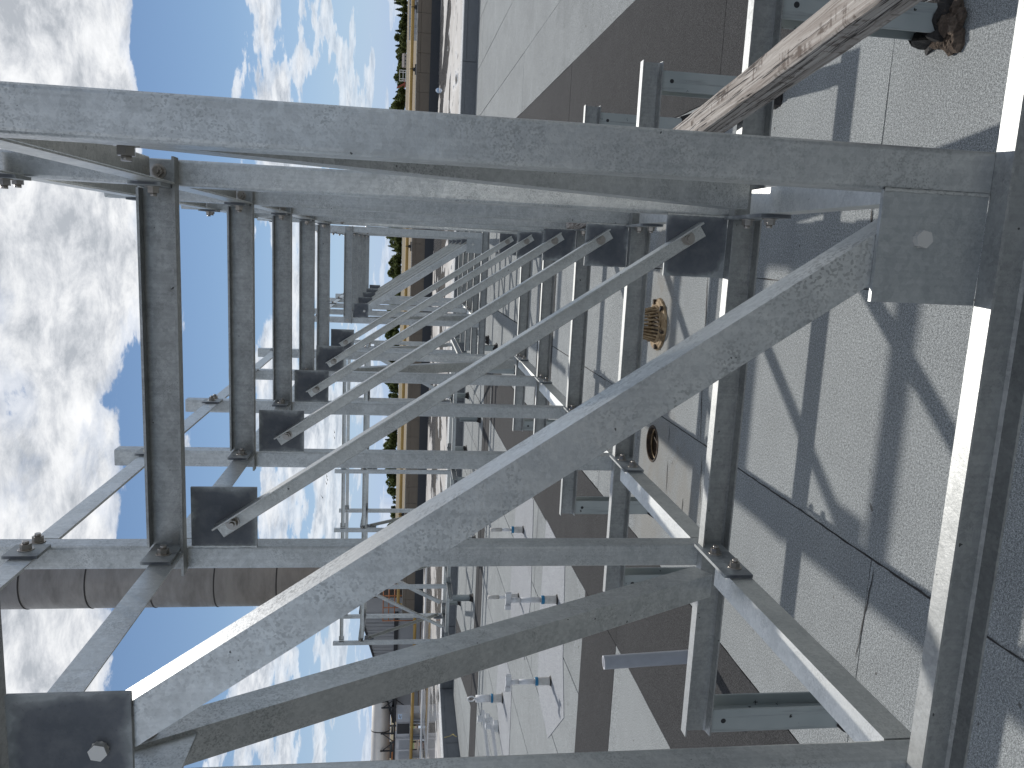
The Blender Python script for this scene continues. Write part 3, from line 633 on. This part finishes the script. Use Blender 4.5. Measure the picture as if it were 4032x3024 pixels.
d2 = empty('open_drain', (-1.185, 3.755, 0)); tag(d2, 'open round drain bowl without its strainer, dark and rusty inside', 'roof drain')
mb_obj('drain_rim', MB().lathe([(0.112, 0.002), (0.116, 0.007), (0.124, 0.006), (0.128, 0.0015)], 40), RUST_D, d2)
mb_obj('drain_bowl', MB().lathe([(0.119, 0.003), (0.114, -0.035), (0.085, -0.085), (0.05, -0.11), (0.0, -0.115)], 40), RUST_D, d2)
mb_obj('flange_ring', MB().lathe([(0.100, -0.030), (0.097, -0.024), (0.106, -0.022), (0.113, -0.028)], 40), RUST, d2)
o = mb_obj('drain_spoke', MB().box(-0.105, 0.105, -0.005, 0.005, -0.040, -0.033), RUST_D, d2); o.rotation_euler = (0, 0, 1.2)

# ------------------------------------------------------------------ standing grey pipe
b = Vector((-2.09, 2.55, 0)); tpt = Vector((-2.13, 2.57, 0.575)); R = 0.037
pp = empty('plastic_pipe', b); tag(pp, 'open-topped grey plastic pipe standing up beside the rack', 'pipe')
ax = (tpt-b)
mb = MB(); d = ax.normalized(); u = d.orthogonal().normalized(); v = d.cross(u); nn = 24
def ringp(c, r): return [c+(u*math.cos(2*PI*i/nn)+v*math.sin(2*PI*i/nn))*r for i in range(nn)]
vs = ringp(Vector((0,0,-0.02)), R)+ringp(ax, R); mb.add(vs, [(i, (i+1) % nn, nn+(i+1) % nn, nn+i) for i in range(nn)], True)
mb_obj('pipe_wall', mb, PVC, pp)
mb = MB(); vs = ringp(ax, R)+ringp(ax, R-0.006)+ringp(ax-d*0.12, R-0.006)
mb.add(vs, [(i, (i+1) % nn, nn+(i+1) % nn, nn+i) for i in range(nn)]); mb.add(vs, [(nn+i, nn+(i+1) % nn, 2*nn+(i+1) % nn, 2*nn+i) for i in range(nn)], True)
mb_obj('cut_rim', mb, PVC_IN, pp)

# ------------------------------------------------------------------ roof anchors
def anchor(x0, y0, h, kind, label, blue=0.18, r=0.05):
    p = rp(x0, y0); k = (p.y-CAM.y)/(y0-CAM.y); h *= k; blue *= k; r *= k*0.88
    t = empty('roof_anchor', p); tag(t, label, 'roof anchor', 'roof anchors on the pale patches')
    mb_obj('sleeve', MB().lathe([(r*1.02, -0.02), (r, blue), (r*0.86, blue+0.012)], 24, smooth=True).lathe([(r*0.86, blue+0.012), (0, blue+0.012)], 24), POST, t)
    mb_obj('clamp_band', MB().lathe([(r*1.0, blue-0.024), (r*1.06, blue-0.022), (r*1.07, blue+0.002), (r*0.9, blue+0.010)], 24, smooth=True), BLUE, t)
    mb_obj('tar_collar', MB().lathe([(r*1.5, 0.002), (r*1.2, 0.012), (r*1.03, 0.022)], 20), TAR, t)
    if kind == 'ring':
        mb_obj('post', MB().cyl((0,0,blue), (0,0,h-0.13), r*0.86, n=24), POSTG, t); e = mb_obj('eye_ring', MB().ring((0,0,h-0.062), (0.35,1,0), 0.052, 0.010), POSTG, t)
        mb_obj('weld_base', MB().cyl((0,0,h-0.132), (0,0,h-0.115), 0.02, n=12), POSTG, t)
    elif kind == 'slim':
        mb_obj('post', MB().cyl((0,0,blue), (0,0,h-0.14), r*0.48, n=18), POSTG, t); mb_obj('cap', MB().cyl((0,0,h-0.15), (0,0,h), r*0.60, n=18), POST, t)
    else:
        mb_obj('post', MB().cyl((0,0,blue), (0,0,h*0.70), r*0.66, n=20).cyl((0,0,h*0.70), (0,0,h-0.06), r*0.60, n=20), POSTG, t)
        hd = mb_obj('head_plate', MB().box(-0.085, 0.085, -0.012, 0.012, h-0.065, h-0.010), POSTG, t)
        mb_obj('side_clip', MB().box(0.045, 0.085, -0.045, -0.012, h-0.06, h), POSTG, hd)
        mb_obj('side_clip', MB().box(-0.085, -0.045, -0.045, -0.012, h-0.06, h), POSTG, hd)
    return t
anchor(-3.748, 8.977, 0.467, 'slim', 'slim capped roof anchor with blue band, beside the dark roofing strip', 0.165, 0.05)
anchor(-4.784, 9.069, 0.446, 'slim', 'slim capped roof anchor with blue band, behind a tall cross-headed anchor', 0.165, 0.05)
anchor(-3.613, 6.491, 0.574, 'cross', 'tall cross-headed roof anchor with blue band, in front of a slim one', 0.172, 0.049)
anchor(-4.609, 6.566, 0.518, 'cross', 'cross-headed roof anchor standing alone at the pointed end of a patch', 0.174, 0.049)
anchor(-7.01, 10.143, 0.575, 'ring', 'stout roof anchor with blue band and an eye ring on top', 0.187, 0.075)

# ------------------------------------------------------------------ two strut rails on blocks
def rail(A, B_, lab):
    A, B_ = rp(*A), rp(*B_); d = (B_-A); t = empty('strut_rail', A, math.atan2(-d.x, d.y)); ln = d.length; tag(t, lab, 'strut rail', 'strut rails left on the roof')
    mb_obj('channel', MB().box(-0.022, 0.022, 0, ln, 0.070, 0.074).box(-0.022, -0.019, 0, ln, 0.074, 0.112).box(0.019, 0.022, 0, ln, 0.074, 0.112), POSTG, t)
    for k, yy in enumerate((0.12, ln-0.25)):
        bl = mb_obj('support_block', MB().box(-0.07, 0.07, yy, yy+0.11, 0.0, 0.0695), WHITE, t)
        mb_obj('pipe_clamp', MB().box(-0.045, 0.045, yy+0.02, yy+0.07, 0.112, 0.19).box(-0.05, 0.05, yy+0.01, yy+0.08, 0.19, 0.196), POSTG, bl)
rail((-8.35, 11.9), (-8.55, 9.8), 'bright steel strut rail on blocks, the one closer to the curb')
rail((-7.75, 10.75), (-7.85, 8.9), 'bright steel strut rail on blocks, beside the ring-topped anchor')

# ------------------------------------------------------------------ curb
CZ0 = roof_z(CURB_Y); CH = 0.325
cb = empty('roof_curb', (0, CURB_Y, CZ0)); tag(cb, 'long low dark-faced curb with a pale top across the roof', 'curb')
mb_obj('core', MB().box(-11.35, 12, 0.03, 0.62, -0.3, CH-0.03), BITUMEN, cb)
x = -11.3; i = 0; rnd = random.Random(5)
while x < 12:
    w = 1.93; x1 = min(x+w, 12)
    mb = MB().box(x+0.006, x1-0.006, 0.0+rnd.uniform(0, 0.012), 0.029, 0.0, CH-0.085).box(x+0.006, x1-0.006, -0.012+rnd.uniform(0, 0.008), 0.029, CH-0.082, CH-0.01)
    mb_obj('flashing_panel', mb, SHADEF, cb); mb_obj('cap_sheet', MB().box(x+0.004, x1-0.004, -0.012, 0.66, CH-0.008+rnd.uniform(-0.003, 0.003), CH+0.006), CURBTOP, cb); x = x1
c2 = empty('curb_return', (-11.05, CURB_Y, CZ0), math.radians(-8)); tag(c2, 'short dark curb returning from the corner alongside the strut rails', 'curb')
mb_obj('core', MB().box(-0.62, -0.03, -7.5, -0.05, -0.35, CH-0.03), BITUMEN, c2)
for k in range(4):
    y0 = -0.05-k*1.86; y1 = y0-1.86
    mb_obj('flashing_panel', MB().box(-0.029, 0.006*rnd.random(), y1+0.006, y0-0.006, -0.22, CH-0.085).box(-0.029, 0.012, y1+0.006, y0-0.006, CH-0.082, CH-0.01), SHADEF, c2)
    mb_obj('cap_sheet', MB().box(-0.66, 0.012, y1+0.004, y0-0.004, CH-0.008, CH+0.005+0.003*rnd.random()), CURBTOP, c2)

# ------------------------------------------------------------------ beyond the curb
MZ = 0.05
struct(mb_obj('lower_roof', MB().add([(-70, CURB_Y+0.62, MZ), (60, CURB_Y+0.62, MZ), (60, 50.2, MZ), (-70, 50.2, MZ)], [(0, 1, 2, 3)]), MEMB))
pw = empty('parapet_wall', (0, 50, MZ)); tag(pw, 'long low tan metal parapet with a black foot behind the stained roof', 'parapet')
PX0, PX1 = -25.2, 44.0
mb_obj('base_flashing', MB().box(PX0, PX1, -0.10, 0.06, 0.0, 0.53), DARKF, pw)
pan = MB().box(0.008, 1.142, -0.02, 0.02, 0.0, 0.60).mesh('wall_panel', TAN); hp = MB().box(0.008, 1.142, -0.035, 0.02, 0.0, 0.20).mesh('coping_panel', TAN)
x = PX0
while x < PX1-1:
    obj('wall_panel', pan, pw, (x, 0, 0.53)); obj('coping_panel', hp, pw, (x, 0, 1.145)); x += 1.15
mb_obj('coping', MB().box(PX0, PX1, -0.06, 0.5, 1.35, 1.385), TRIM, pw)
struct(mb_obj('upper_roof', MB().add([(PX0, 50.5, 1.37), (60, 50.5, 1.37), (60, 64, 1.37), (PX0, 64, 1.37)], [(0, 1, 2, 3)]).box(PX0, 60, 63.9, 64, -6, 1.36).box(PX0, PX0+0.1, 50.06, 63.9, -6, 1.36), MEMB))
# blue cap lying near the parapet
tag(mb_obj('roof_vent_cap', MB().lathe([(0.15, 0), (0.15, 0.06), (0.09, 0.16), (0, 0.18)], 20), LABELM), 'small pale blue vent cap in front of the tan parapet', 'vent cap')
bpy.data.objects['roof_vent_cap'].location = (at_y(1715, 355, 48.5).x, 48.5, MZ)
# yellow gas pipe
gp = empty('gas_pipe', (0, 51.2, 0)); tag(gp, 'yellow gas pipe along the top of the tan parapet, dropping at its end', 'pipe')
mb_obj('pipe_run', MB().cyl((-24.9, 0, 1.70), (48, 0, 1.72), 0.105, n=14), YEL, gp)
mb_obj('pipe_drop', MB().cyl((-25.0, 0, 1.72), (-25.0, 0, 0.55), 0.105, n=14), YEL, gp)
mb_obj('pipe_elbow', MB().cyl((-25.0, 0.05, 0.55), (-25.0, -3.0, 0.55), 0.105, n=14), YEL, gp); mb_obj('pipe_run', MB().cyl((-25.0, -3.0, 0.55), (-60, -3.0, 0.58), 0.105, n=14), YEL, gp)
for xx in [x*3.65-22 for x in range(18)]:
    o = mb_obj('pipe_stand', MB().box(xx-0.30, xx+0.30, -0.12, 0.12, 1.372, 1.50).box(xx-0.1, xx+0.1, -0.08, 0.08, 1.50, 1.60).cyl((xx-0.02, 0, 1.71), (xx+0.02, 0, 1.71), 0.118, n=14), BLACK, gp)
# lower gravel roof and ledge on the left
struct(mb_obj('ballast_roof', MB().add([(-80, 49.9, 0.03), (PX0, 49.9, 0.03), (PX0, 60, 0.03), (-80, 60, 0.03)], [(0, 1, 2, 3)]), CRUMB))
tag(mb_obj('white_conduit', MB().cyl((-16.5, 38.5, 0.25), (-60, 42.0, 0.12), 0.055, n=10), WHITE), 'white conduit running low across the stained roof towards the duct', 'conduit')
# ribbed building
rb = empty('ribbed_building', (-26.9, 54, 0)); tag(rb, 'low grey building clad in ribbed metal with a dark sloping eaves line', 'building')
def topz(x): return 4.40+x*0.30
mb_obj('core', MB().add([(0, 0.06, -6), (-9, 0.06, -6), (-9, 2.4, -6), (0, 2.4, -6), (0, 0.06, topz(0)), (-9, 0.06, topz(-9)), (-9, 2.4, topz(-9)), (0, 2.4, topz(0))], [(0, 1, 2, 3), (4, 7, 6, 5), (0, 4, 5, 1), (1, 5, 6, 2), (2, 6, 7, 3), (3, 7, 4, 0)]), RIBM, rb)
for k in range(11):
    x0, x1 = -k*0.82-0.01, -(k+1)*0.82+0.01; mb = MB()
    def slab(xa, xb, ya, yb): mb.add([(xb, ya, 1.95), (xa, ya, 1.95), (xa, yb, 1.95), (xb, yb, 1.95), (xb, ya, topz(xb)), (xa, ya, topz(xa)), (xa, yb, topz(xa)), (xb, yb, topz(xb))], [(3, 2, 1, 0), (4, 5, 6, 7), (0, 1, 5, 4), (1, 2, 6, 5), (2, 3, 7, 6), (3, 0, 4, 7)])
    slab(x0, x1, 0.0, 0.055)
    for q in range(3): slab(x0-0.07-q*0.27, x0-0.14-q*0.27, -0.05, 0.0)
    mb_obj('cladding_panel', mb, RIBM, rb)
    mb_obj('eaves_trim', MB().add([(x1, -0.09, topz(x1)), (x0, -0.09, topz(x0)), (x0, 2.5, topz(x0)), (x1, 2.5, topz(x1)), (x1, -0.09, topz(x1)+0.15), (x0, -0.09, topz(x0)+0.15), (x0, 2.5, topz(x0)+0.15), (x1, 2.5, topz(x1)+0.15)], [(3, 2, 1, 0), (4, 5, 6, 7), (0, 1, 5, 4), (1, 2, 6, 5), (2, 3, 7, 6), (3, 0, 4, 7)]), BLACK, rb)
mb_obj('base_trim', MB().box(-9, 0.02, -0.08, 0.04, 1.66, 1.94), BLACK, rb)
rl = empty('orange_railing', (-24.6, 52.0, 0)); tag(rl, 'orange pipe railing in front of the ribbed building', 'railing')
for zz in (1.95, 2.35, 2.75): mb_obj('rail_pipe', MB().cyl((-2.0, 0, zz), (0.9, 0, zz), 0.035, n=8), ORANGE, rl)
for xx in (-2.0, -1.0, -0.1, 0.9): mb_obj('rail_post', MB().cyl((xx, 0, 1.40 if xx > -1.3 else 0.03), (xx, 0, 2.78), 0.035, n=8), ORANGE, rl)
# stack
sx = at_y(400, 2271, 58).x-0.85
st = empty('exhaust_stack', (sx, 60, 0)); tag(st, 'tall weathered steel exhaust stack with ring seams behind the ribbed building', 'stack')
SR = 2.37
mb_obj('shell', MB().cyl((0,0,-6), (0,0,46), SR, n=56), STACKM, st)
zs = [at_y(X, 2340, 60).z for X in (1106, 869, 629, 386, 131)]
dz = (zs[-1]-zs[0])/4
for k in range(-2, 9):
    z_ = zs[0]+k*dz
    if 3 < z_ < 45: mb_obj('ring_seam', MB().lathe([(SR-0.02, z_-0.05), (SR+0.035, z_-0.04), (SR+0.035, z_+0.04), (SR-0.02, z_+0.05)], 56), SEAMM, st)
# horizontal duct on black trestles
du = empty('overhead_duct', (0, 0, 0)); tag(du, 'large silver insulated duct carried on black trestles', 'duct')
DA, DB = Vector((-46, 51.0, 2.72)), Vector((-29.0, 56.0, 2.80)); dd = (DB-DA).normalized()
mb_obj('cladding', MB().cyl(DA, DB, 0.70, n=40), DUCTM, du)
for k in range(8):
    c = DA+dd*(1.2+k*2.2); mb_obj('band', MB().cyl(c, c+dd*0.07, 0.715, n=40), SEAMM, du)
tv = Vector((-dd.y, dd.x, 0))
for k in range(5):
    c = DA+dd*(3.2+k*3.1); t2 = empty('duct_trestle', (c.x, c.y, 0), math.atan2(dd.y, dd.x)); tag(t2, 'black braced steel trestle under the silver duct', 'trestle', 'trestles under the duct')
    for xx in (-0.62, 0.62):
        mb_obj('post', MB().box(xx-0.05, xx+0.05, -0.95, -0.85, 0.03, 2.75), BLACK, t2); mb_obj('post', MB().box(xx-0.05, xx+0.05, 0.85, 0.95, 0.03, 2.75), BLACK, t2)
        mb_obj('saddle_beam', MB().box(xx-0.06, xx+0.06, -1.0, 1.0, 1.82, 1.98), BLACK, t2)
    mb_obj('cross_brace', MB().cyl((-0.6, -0.9, 0.9), (0.6, -0.9, 2.6), 0.035, n=8), BLACK, t2); mb_obj('cross_brace', MB().cyl((0.6, -0.9, 0.9), (-0.6, -0.9, 2.6), 0.035, n=8), BLACK, t2)
    mb_obj('stringer', MB().box(-1.5, 1.6, -0.98, -0.84, 1.66, 1.80), BLACK, t2)
def e_(x, y): return (1300+x*700/2212, 2499+y*700/2212)
def unit(y0px, y1px, yy, z0, z1, name, lab, kind):
    xa = at_y(*e_(900, y0px), yy).x; xb = at_y(*e_(900, y1px), yy).x; xl_, xr_ = min(xa, xb), max(xa, xb); w = xr_-xl_
    t = empty(name, (xl_, yy, z0)); tag(t, lab, 'air unit'); h = z1-z0
    mb_obj('casing', MB().box(0, w, 0, 0.9, 0, h), UNIT if kind == 'box' else UNITW, t)
    mb_obj('top_lid', MB().box(-0.03, w+0.03, -0.03, 0.93, h, h+0.04), UNIT, t)
    if kind == 'box':
        lb = mb_obj('nameplate', MB().box(w*0.35, w*0.85, -0.006, 0, h*0.62, h*0.92), LABELM, t)
        mb_obj('nameplate_print', MB().box(w*0.42, w*0.60, -0.009, -0.006, h*0.70, h*0.74).box(w*0.48, w*0.78, -0.009, -0.006, h*0.78, h*0.82).box(w*0.62, w*0.70, -0.009, -0.006, h*0.66, h*0.72), SEAMM, lb)
    elif kind == 'coil':
        mb_obj('coil_face', MB().box(w*0.28, w*0.97, -0.008, 0, h*0.03, h*0.97), UNITB, t)
    else:
        for k in range(26): mb_obj('louvre', MB().box(w*0.05, w*0.95, -0.02, -0.0, h*(0.04+k*0.029), h*(0.04+k*0.029)+0.012), UNIT, t)
        mb_obj('middle_strip', MB().box(w*0.44, w*0.52, -0.03, -0.0205, h*0.02, h*0.98), UNITW, t)
    for xx in (0.05, w-0.13): mb_obj('skid', MB().box(xx, xx+0.08, 0.05, 0.85, -z0+0.05, -0.0), UNIT, t)
unit(970, 1093, 48.6, 0.68, 1.58, 'control_cabinet', 'grey cabinet with a pale blue nameplate below the silver duct', 'box')
unit(1100, 1285, 48.7, 0.68, 1.58, 'coil_unit', 'black-faced coil unit between the cabinet and the louvred unit', 'coil')
unit(1300, 1560, 48.5, 0.66, 1.62, 'louvred_unit', 'white louvred air unit with a bright middle strip', 'louvre')
# orange loader far behind, under the duct
ld = empty('orange_loader', (at_y(*e_(780, 1440), 95).x, 95, 0.6)); tag(ld, 'orange loader parked in the field behind the duct trestles', 'loader')
mb_obj('body', MB().box(-1.8, 0.9, -0.9, 0.9, 0.5, 1.5), ORANGE, ld); mb_obj('cab', MB().box(-0.6, 0.7, -0.8, 0.8, 1.5, 2.6), GLASSD, ld)
mb_obj('bucket', MB().prism([(0, 0), (1.0, 0.1), (0.9, 0.9), (0.2, 1.0)], (1.2, -1.2, 0.2), (1.2, 1.2, 0.2), (1, 0, 0), (0, 0, 1)), ORANGE, ld)
for xx in (-1.2, 0.8):
    for yy in (-0.9, 0.9): mb_obj('wheel', MB().cyl((xx, yy-0.2, 0.6), (xx, yy+0.2, 0.6), 0.6, n=16), BLACK, ld)
# rope on the curb return
pts = [(1100, 1285), (1160, 1240), (1190, 1180), (1210, 1215), (1170, 1240), (1240, 1262), (1330, 1270), (1420, 1280), (1490, 1262), (1530, 1235), (1560, 1265), (1520, 1240), (1575, 1270)]
mb = MB(); P3 = []
for i, (a, b) in enumerate(pts):
    X, Y = e_(a, b); z_ = 0.62 if a < 1450 else 0.62-(a-1450)*0.0022
    v = ray(X, Y); q = CAM+v*((-11.03-CAM.x)/v.x) if a >= 1420 else CAM+v*((z_-CAM.z)/v.z) if a > 1345 else at_y(X, Y, 39.2)
    P3.append(q)
def rope(P, r, nm):
    mb = MB()
    for a, b in zip(P[:-1], P[1:]): mb.cyl(a, b, r, n=6)
    return mb
tag(mb_obj('rope', rope(P3[7:], 0.006, 'r'), ROPE), 'thin yellow rope tangled over the face of the curb return', 'rope')
# ------------------------------------------------------------------ far land
g = MB(); prof = [(-400, -6), (52, -6), (66, -6), (95, 0.6), (150, 2.1), (300, 3.4), (520, 5.0), (900, 7.0), (3000, 12)]
for i in range(len(prof)-1):
    (y0, z0), (y1, z1) = prof[i], prof[i+1]; g.add([(-2500, y0, z0), (2500, y0, z0), (2500, y1, z1), (-2500, y1, z1)], [(0, 1, 2, 3)])
struct(mb_obj('ground', g, FIELD))
struct(mb_obj('lawn', MB().add([(-90, 66.2, -5.8), (-26, 66.2, -5.8), (-30, 93, 0.25), (-120, 93, 0.25)], [(0, 1, 2, 3)]), GRASS))
def ground_z(y):
    for (y0, z0), (y1, z1) in zip(prof[:-1], prof[1:]):
        if y0 <= y <= y1: return z0+(z1-z0)*(y-y0)/(y1-y0)
    return 10
def tree_mesh(kind, seed):
    rnd = random.Random(seed); mb = MB(); H = 1.0
    n = 1000
    for k in range(n):
        if kind == 'c':
            z = 0.10+0.90*(1-math.sqrt(rnd.random()))*1.0; z = min(z, 0.995); lay = 0.65+0.35*abs(math.sin(z*24+seed)); R_ = 0.25*(1-z)**0.85*lay+0.006
        else:
            z = 0.10+0.88*rnd.random(); u_ = (z-0.10)/0.88; R_ = 0.31*math.sin(PI*min(1, u_*0.94+0.06))**0.6*(0.8+0.25*math.sin(7*u_+seed))
        a = rnd.uniform(0, 2*PI); lob = 0.82+0.22*math.sin(3*a+seed+5*z)+0.12*math.sin(7*a-seed*2+11*z); r = R_*lob*math.sqrt(rnd.uniform(0.25, 1.0)); s = rnd.uniform(0.022, 0.052)
        c = Vector((r*math.cos(a), r*math.sin(a), z-(0.25*r if kind == 'c' else 0)))
        e1 = Vector((rnd.gauss(0, 1), rnd.gauss(0, 1), rnd.gauss(0, 0.6))).normalized()*s; e2 = Vector((rnd.gauss(0, 1), rnd.gauss(0, 1), rnd.gauss(0, 0.6))).normalized()*s
        mb.add([c-e1-e2, c+e1-e2*0.6, c+e1*0.7+e2, c-e1*0.8+e2], [(0, 1, 2), (0, 2, 3)])
    return mb.mesh('crown', CONIF if kind == 'c' else DECID)
def trunk_mesh():
    mb = MB().cyl((0,0,-0.03), (0,0,0.62), 0.018, 0.007, n=7)
    for k in range(6):
        a = k*1.1; mb.cyl((0,0,0.22+0.06*k), (0.11*math.cos(a), 0.11*math.sin(a), 0.34+0.07*k), 0.006, 0.002, n=5)
    return mb.mesh('trunk', BARK)
TM = {'c': [tree_mesh('c', i) for i in range(4)], 'd': [tree_mesh('d', 20+i) for i in range(4)]}; TT = trunk_mesh()
rnd = random.Random(21); i = 0
TL = {'c': 'dark conifer in the tree line beyond the field', 'd': 'green leafy tree in the tree line beyond the field'}
def tree(x, y, h, k, wid=1.0):
    t = empty('conifer_tree' if k == 'c' else 'leafy_tree', (x, y, ground_z(y)-0.2), rnd.uniform(0, 6)); tag(t, TL[k], 'tree', 'conifers of the far tree line' if k == 'c' else 'leafy trees of the far tree line')
    t.scale = (h*wid, h*wid, h); obj('trunk', TT, t); obj('crown', rnd.choice(TM[k]), t)
for u_ in range(-78, 58):
    # one tree every few metres of the skyline, two rows deep
    y = 900+rnd.uniform(-20, 40); x = u_*4.7+rnd.uniform(-1.6, 1.6)
    env = 14.0+2.6*math.sin(u_*0.23+1.0)+1.8*math.sin(u_*0.7)+rnd.uniform(-1.5, 1.5)
    if u_ < -58: env *= 0.6
    k = 'c' if rnd.random() < 0.5 else 'd'; tree(x, y, env*rnd.uniform(0.82, 1.15), k, 1.25 if k == 'c' else 1.55)
    tree(x+2.6+rnd.uniform(-1, 1), y-40+rnd.uniform(-6, 6), env*rnd.uniform(0.55, 0.75), 'd', 1.9)
# small house by the trees, white scaffold frame, red boom, trailers
def r_(x, y): return (1500+x*500/2212, y*500/2212)
hx = at_y(*r_(430, 1060), 820).x; hs = empty('house', (hx, 820, ground_z(820))); tag(hs, 'small pale house with a grey roof in front of the trees', 'house')
mb_obj('wall', MB().box(-6, 6, -3, 3, 0, 2.4), HOUSEW, hs); mb_obj('roof', MB().prism([(-3.4, 2.4), (3.4, 2.4), (0, 4.6)], (-6.4, 0, 0), (6.4, 0, 0), (0, 1, 0), (0, 0, 1)), HOUSER, hs)
for xx in (-4, -1, 2.6): mb_obj('window', MB().box(xx, xx+1.2, -3.05, -3.0, 0.8, 1.9), GLASSD, hs)
sx_ = at_y(*r_(400, 1318), 340).x; sc = empty('white_gantry', (sx_, 340, ground_z(340))); tag(sc, 'white open steel gantry standing in the field', 'gantry')
top = at_y(*r_(322, 1318), 340).z-ground_z(340); ww = abs(at_y(*r_(400, 1225), 340).x-at_y(*r_(400, 1410), 340).x)/2
for xx in (-ww, -ww+0.8, ww-0.8, ww): mb_obj('post', MB().box(xx-0.13, xx+0.13, -0.1, 0.1, 0, top), WHITE, sc)
for zz in (top*0.02+0.3, top*0.5, top): mb_obj('crossbar', MB().box(-ww-0.14, ww+0.14, -0.12, 0.12, zz-0.16, zz+0.10), WHITE, sc)
pA, pB = at_y(*r_(470, 1460), 420), at_y(*r_(275, 1530), 420); bm = empty('crane_boom', (pA.x, 420, ground_z(420))); tag(bm, 'red crane boom raised above the field', 'crane boom')
lo = Vector((0, 0, 0)); hi = pB-Vector(bm.location)
mb_obj('boom', MB().prism([(-0.45, -0.45), (0.45, -0.45), (0.45, 0.45), (-0.45, 0.45)], (0, 0, 0.6), hi, (1, 0, 0), (0, 1, 0)), RED, bm); mb_obj('carrier', MB().box(-2, 2, -1, 1, 0.3, 1.0), RED, bm)
for q, (ya, yb) in enumerate(((-40, 60), (68, 135), (145, 375), (382, 515), (522, 650))):
    xa, xb = at_y(*r_(505, ya), 85).x, at_y(*r_(505, yb), 85).x; z_ = at_y(*r_(520, 200), 85).z
    t = empty('storage_container', ((xa+xb)/2, 85, -1.6)); tag(t, ['grey container at the open end of the row behind the gas pipe', 'narrow grey container, second in the row behind the gas pipe', 'long grey container in the middle of the row behind the gas pipe', 'grey container, fourth in the row behind the gas pipe', 'last grey container of the row, beside the bare field'][q], 'container', 'containers behind the gas pipe')
    w = abs(xa-xb)/2; zt = at_y(*r_(492 if q < 3 else 497, 200), 85).z+1.6
    mb_obj('box', MB().box(-w, w, -1.2, 1.2, -2.4, zt), UNIT, t)
    for kk in range(max(2, int(w*3))): mb_obj('corrugation', MB().box(-w+0.1+kk*0.65, -w+0.22+kk*0.65, -1.24, -1.2, -2.3, zt-0.1), UNIT, t)
# birds
for q, (X, Y) in enumerate([(1317, 1703), (1317, 1725), (1287, 1876), (1290, 1890), (1286, 1905), (1270, 1960), (1318, 1706)][:6]):
    p = at_y(X, Y, 90); t = mb_obj('bird', MB().add([(0, -0.22, 0), (0, 0.2, 0), (0.05, 0, -0.05), (-0.05, 0, -0.05), (0.42, 0.02, 0.10+0.03*q), (-0.42, 0.02, 0.12), (0.06, -0.06, 0.03), (-0.06, -0.06, 0.03)],
        [(0, 6, 7), (6, 1, 7), (0, 2, 6), (0, 7, 3), (2, 1, 6), (3, 7, 1), (0, 3, 2), (2, 3, 1), (6, 4, 1), (7, 1, 5)]), BLACK)
    t.location = p; tag(t, 'tiny dark bird flying above the crosswise rack', 'bird', 'birds in the sky')
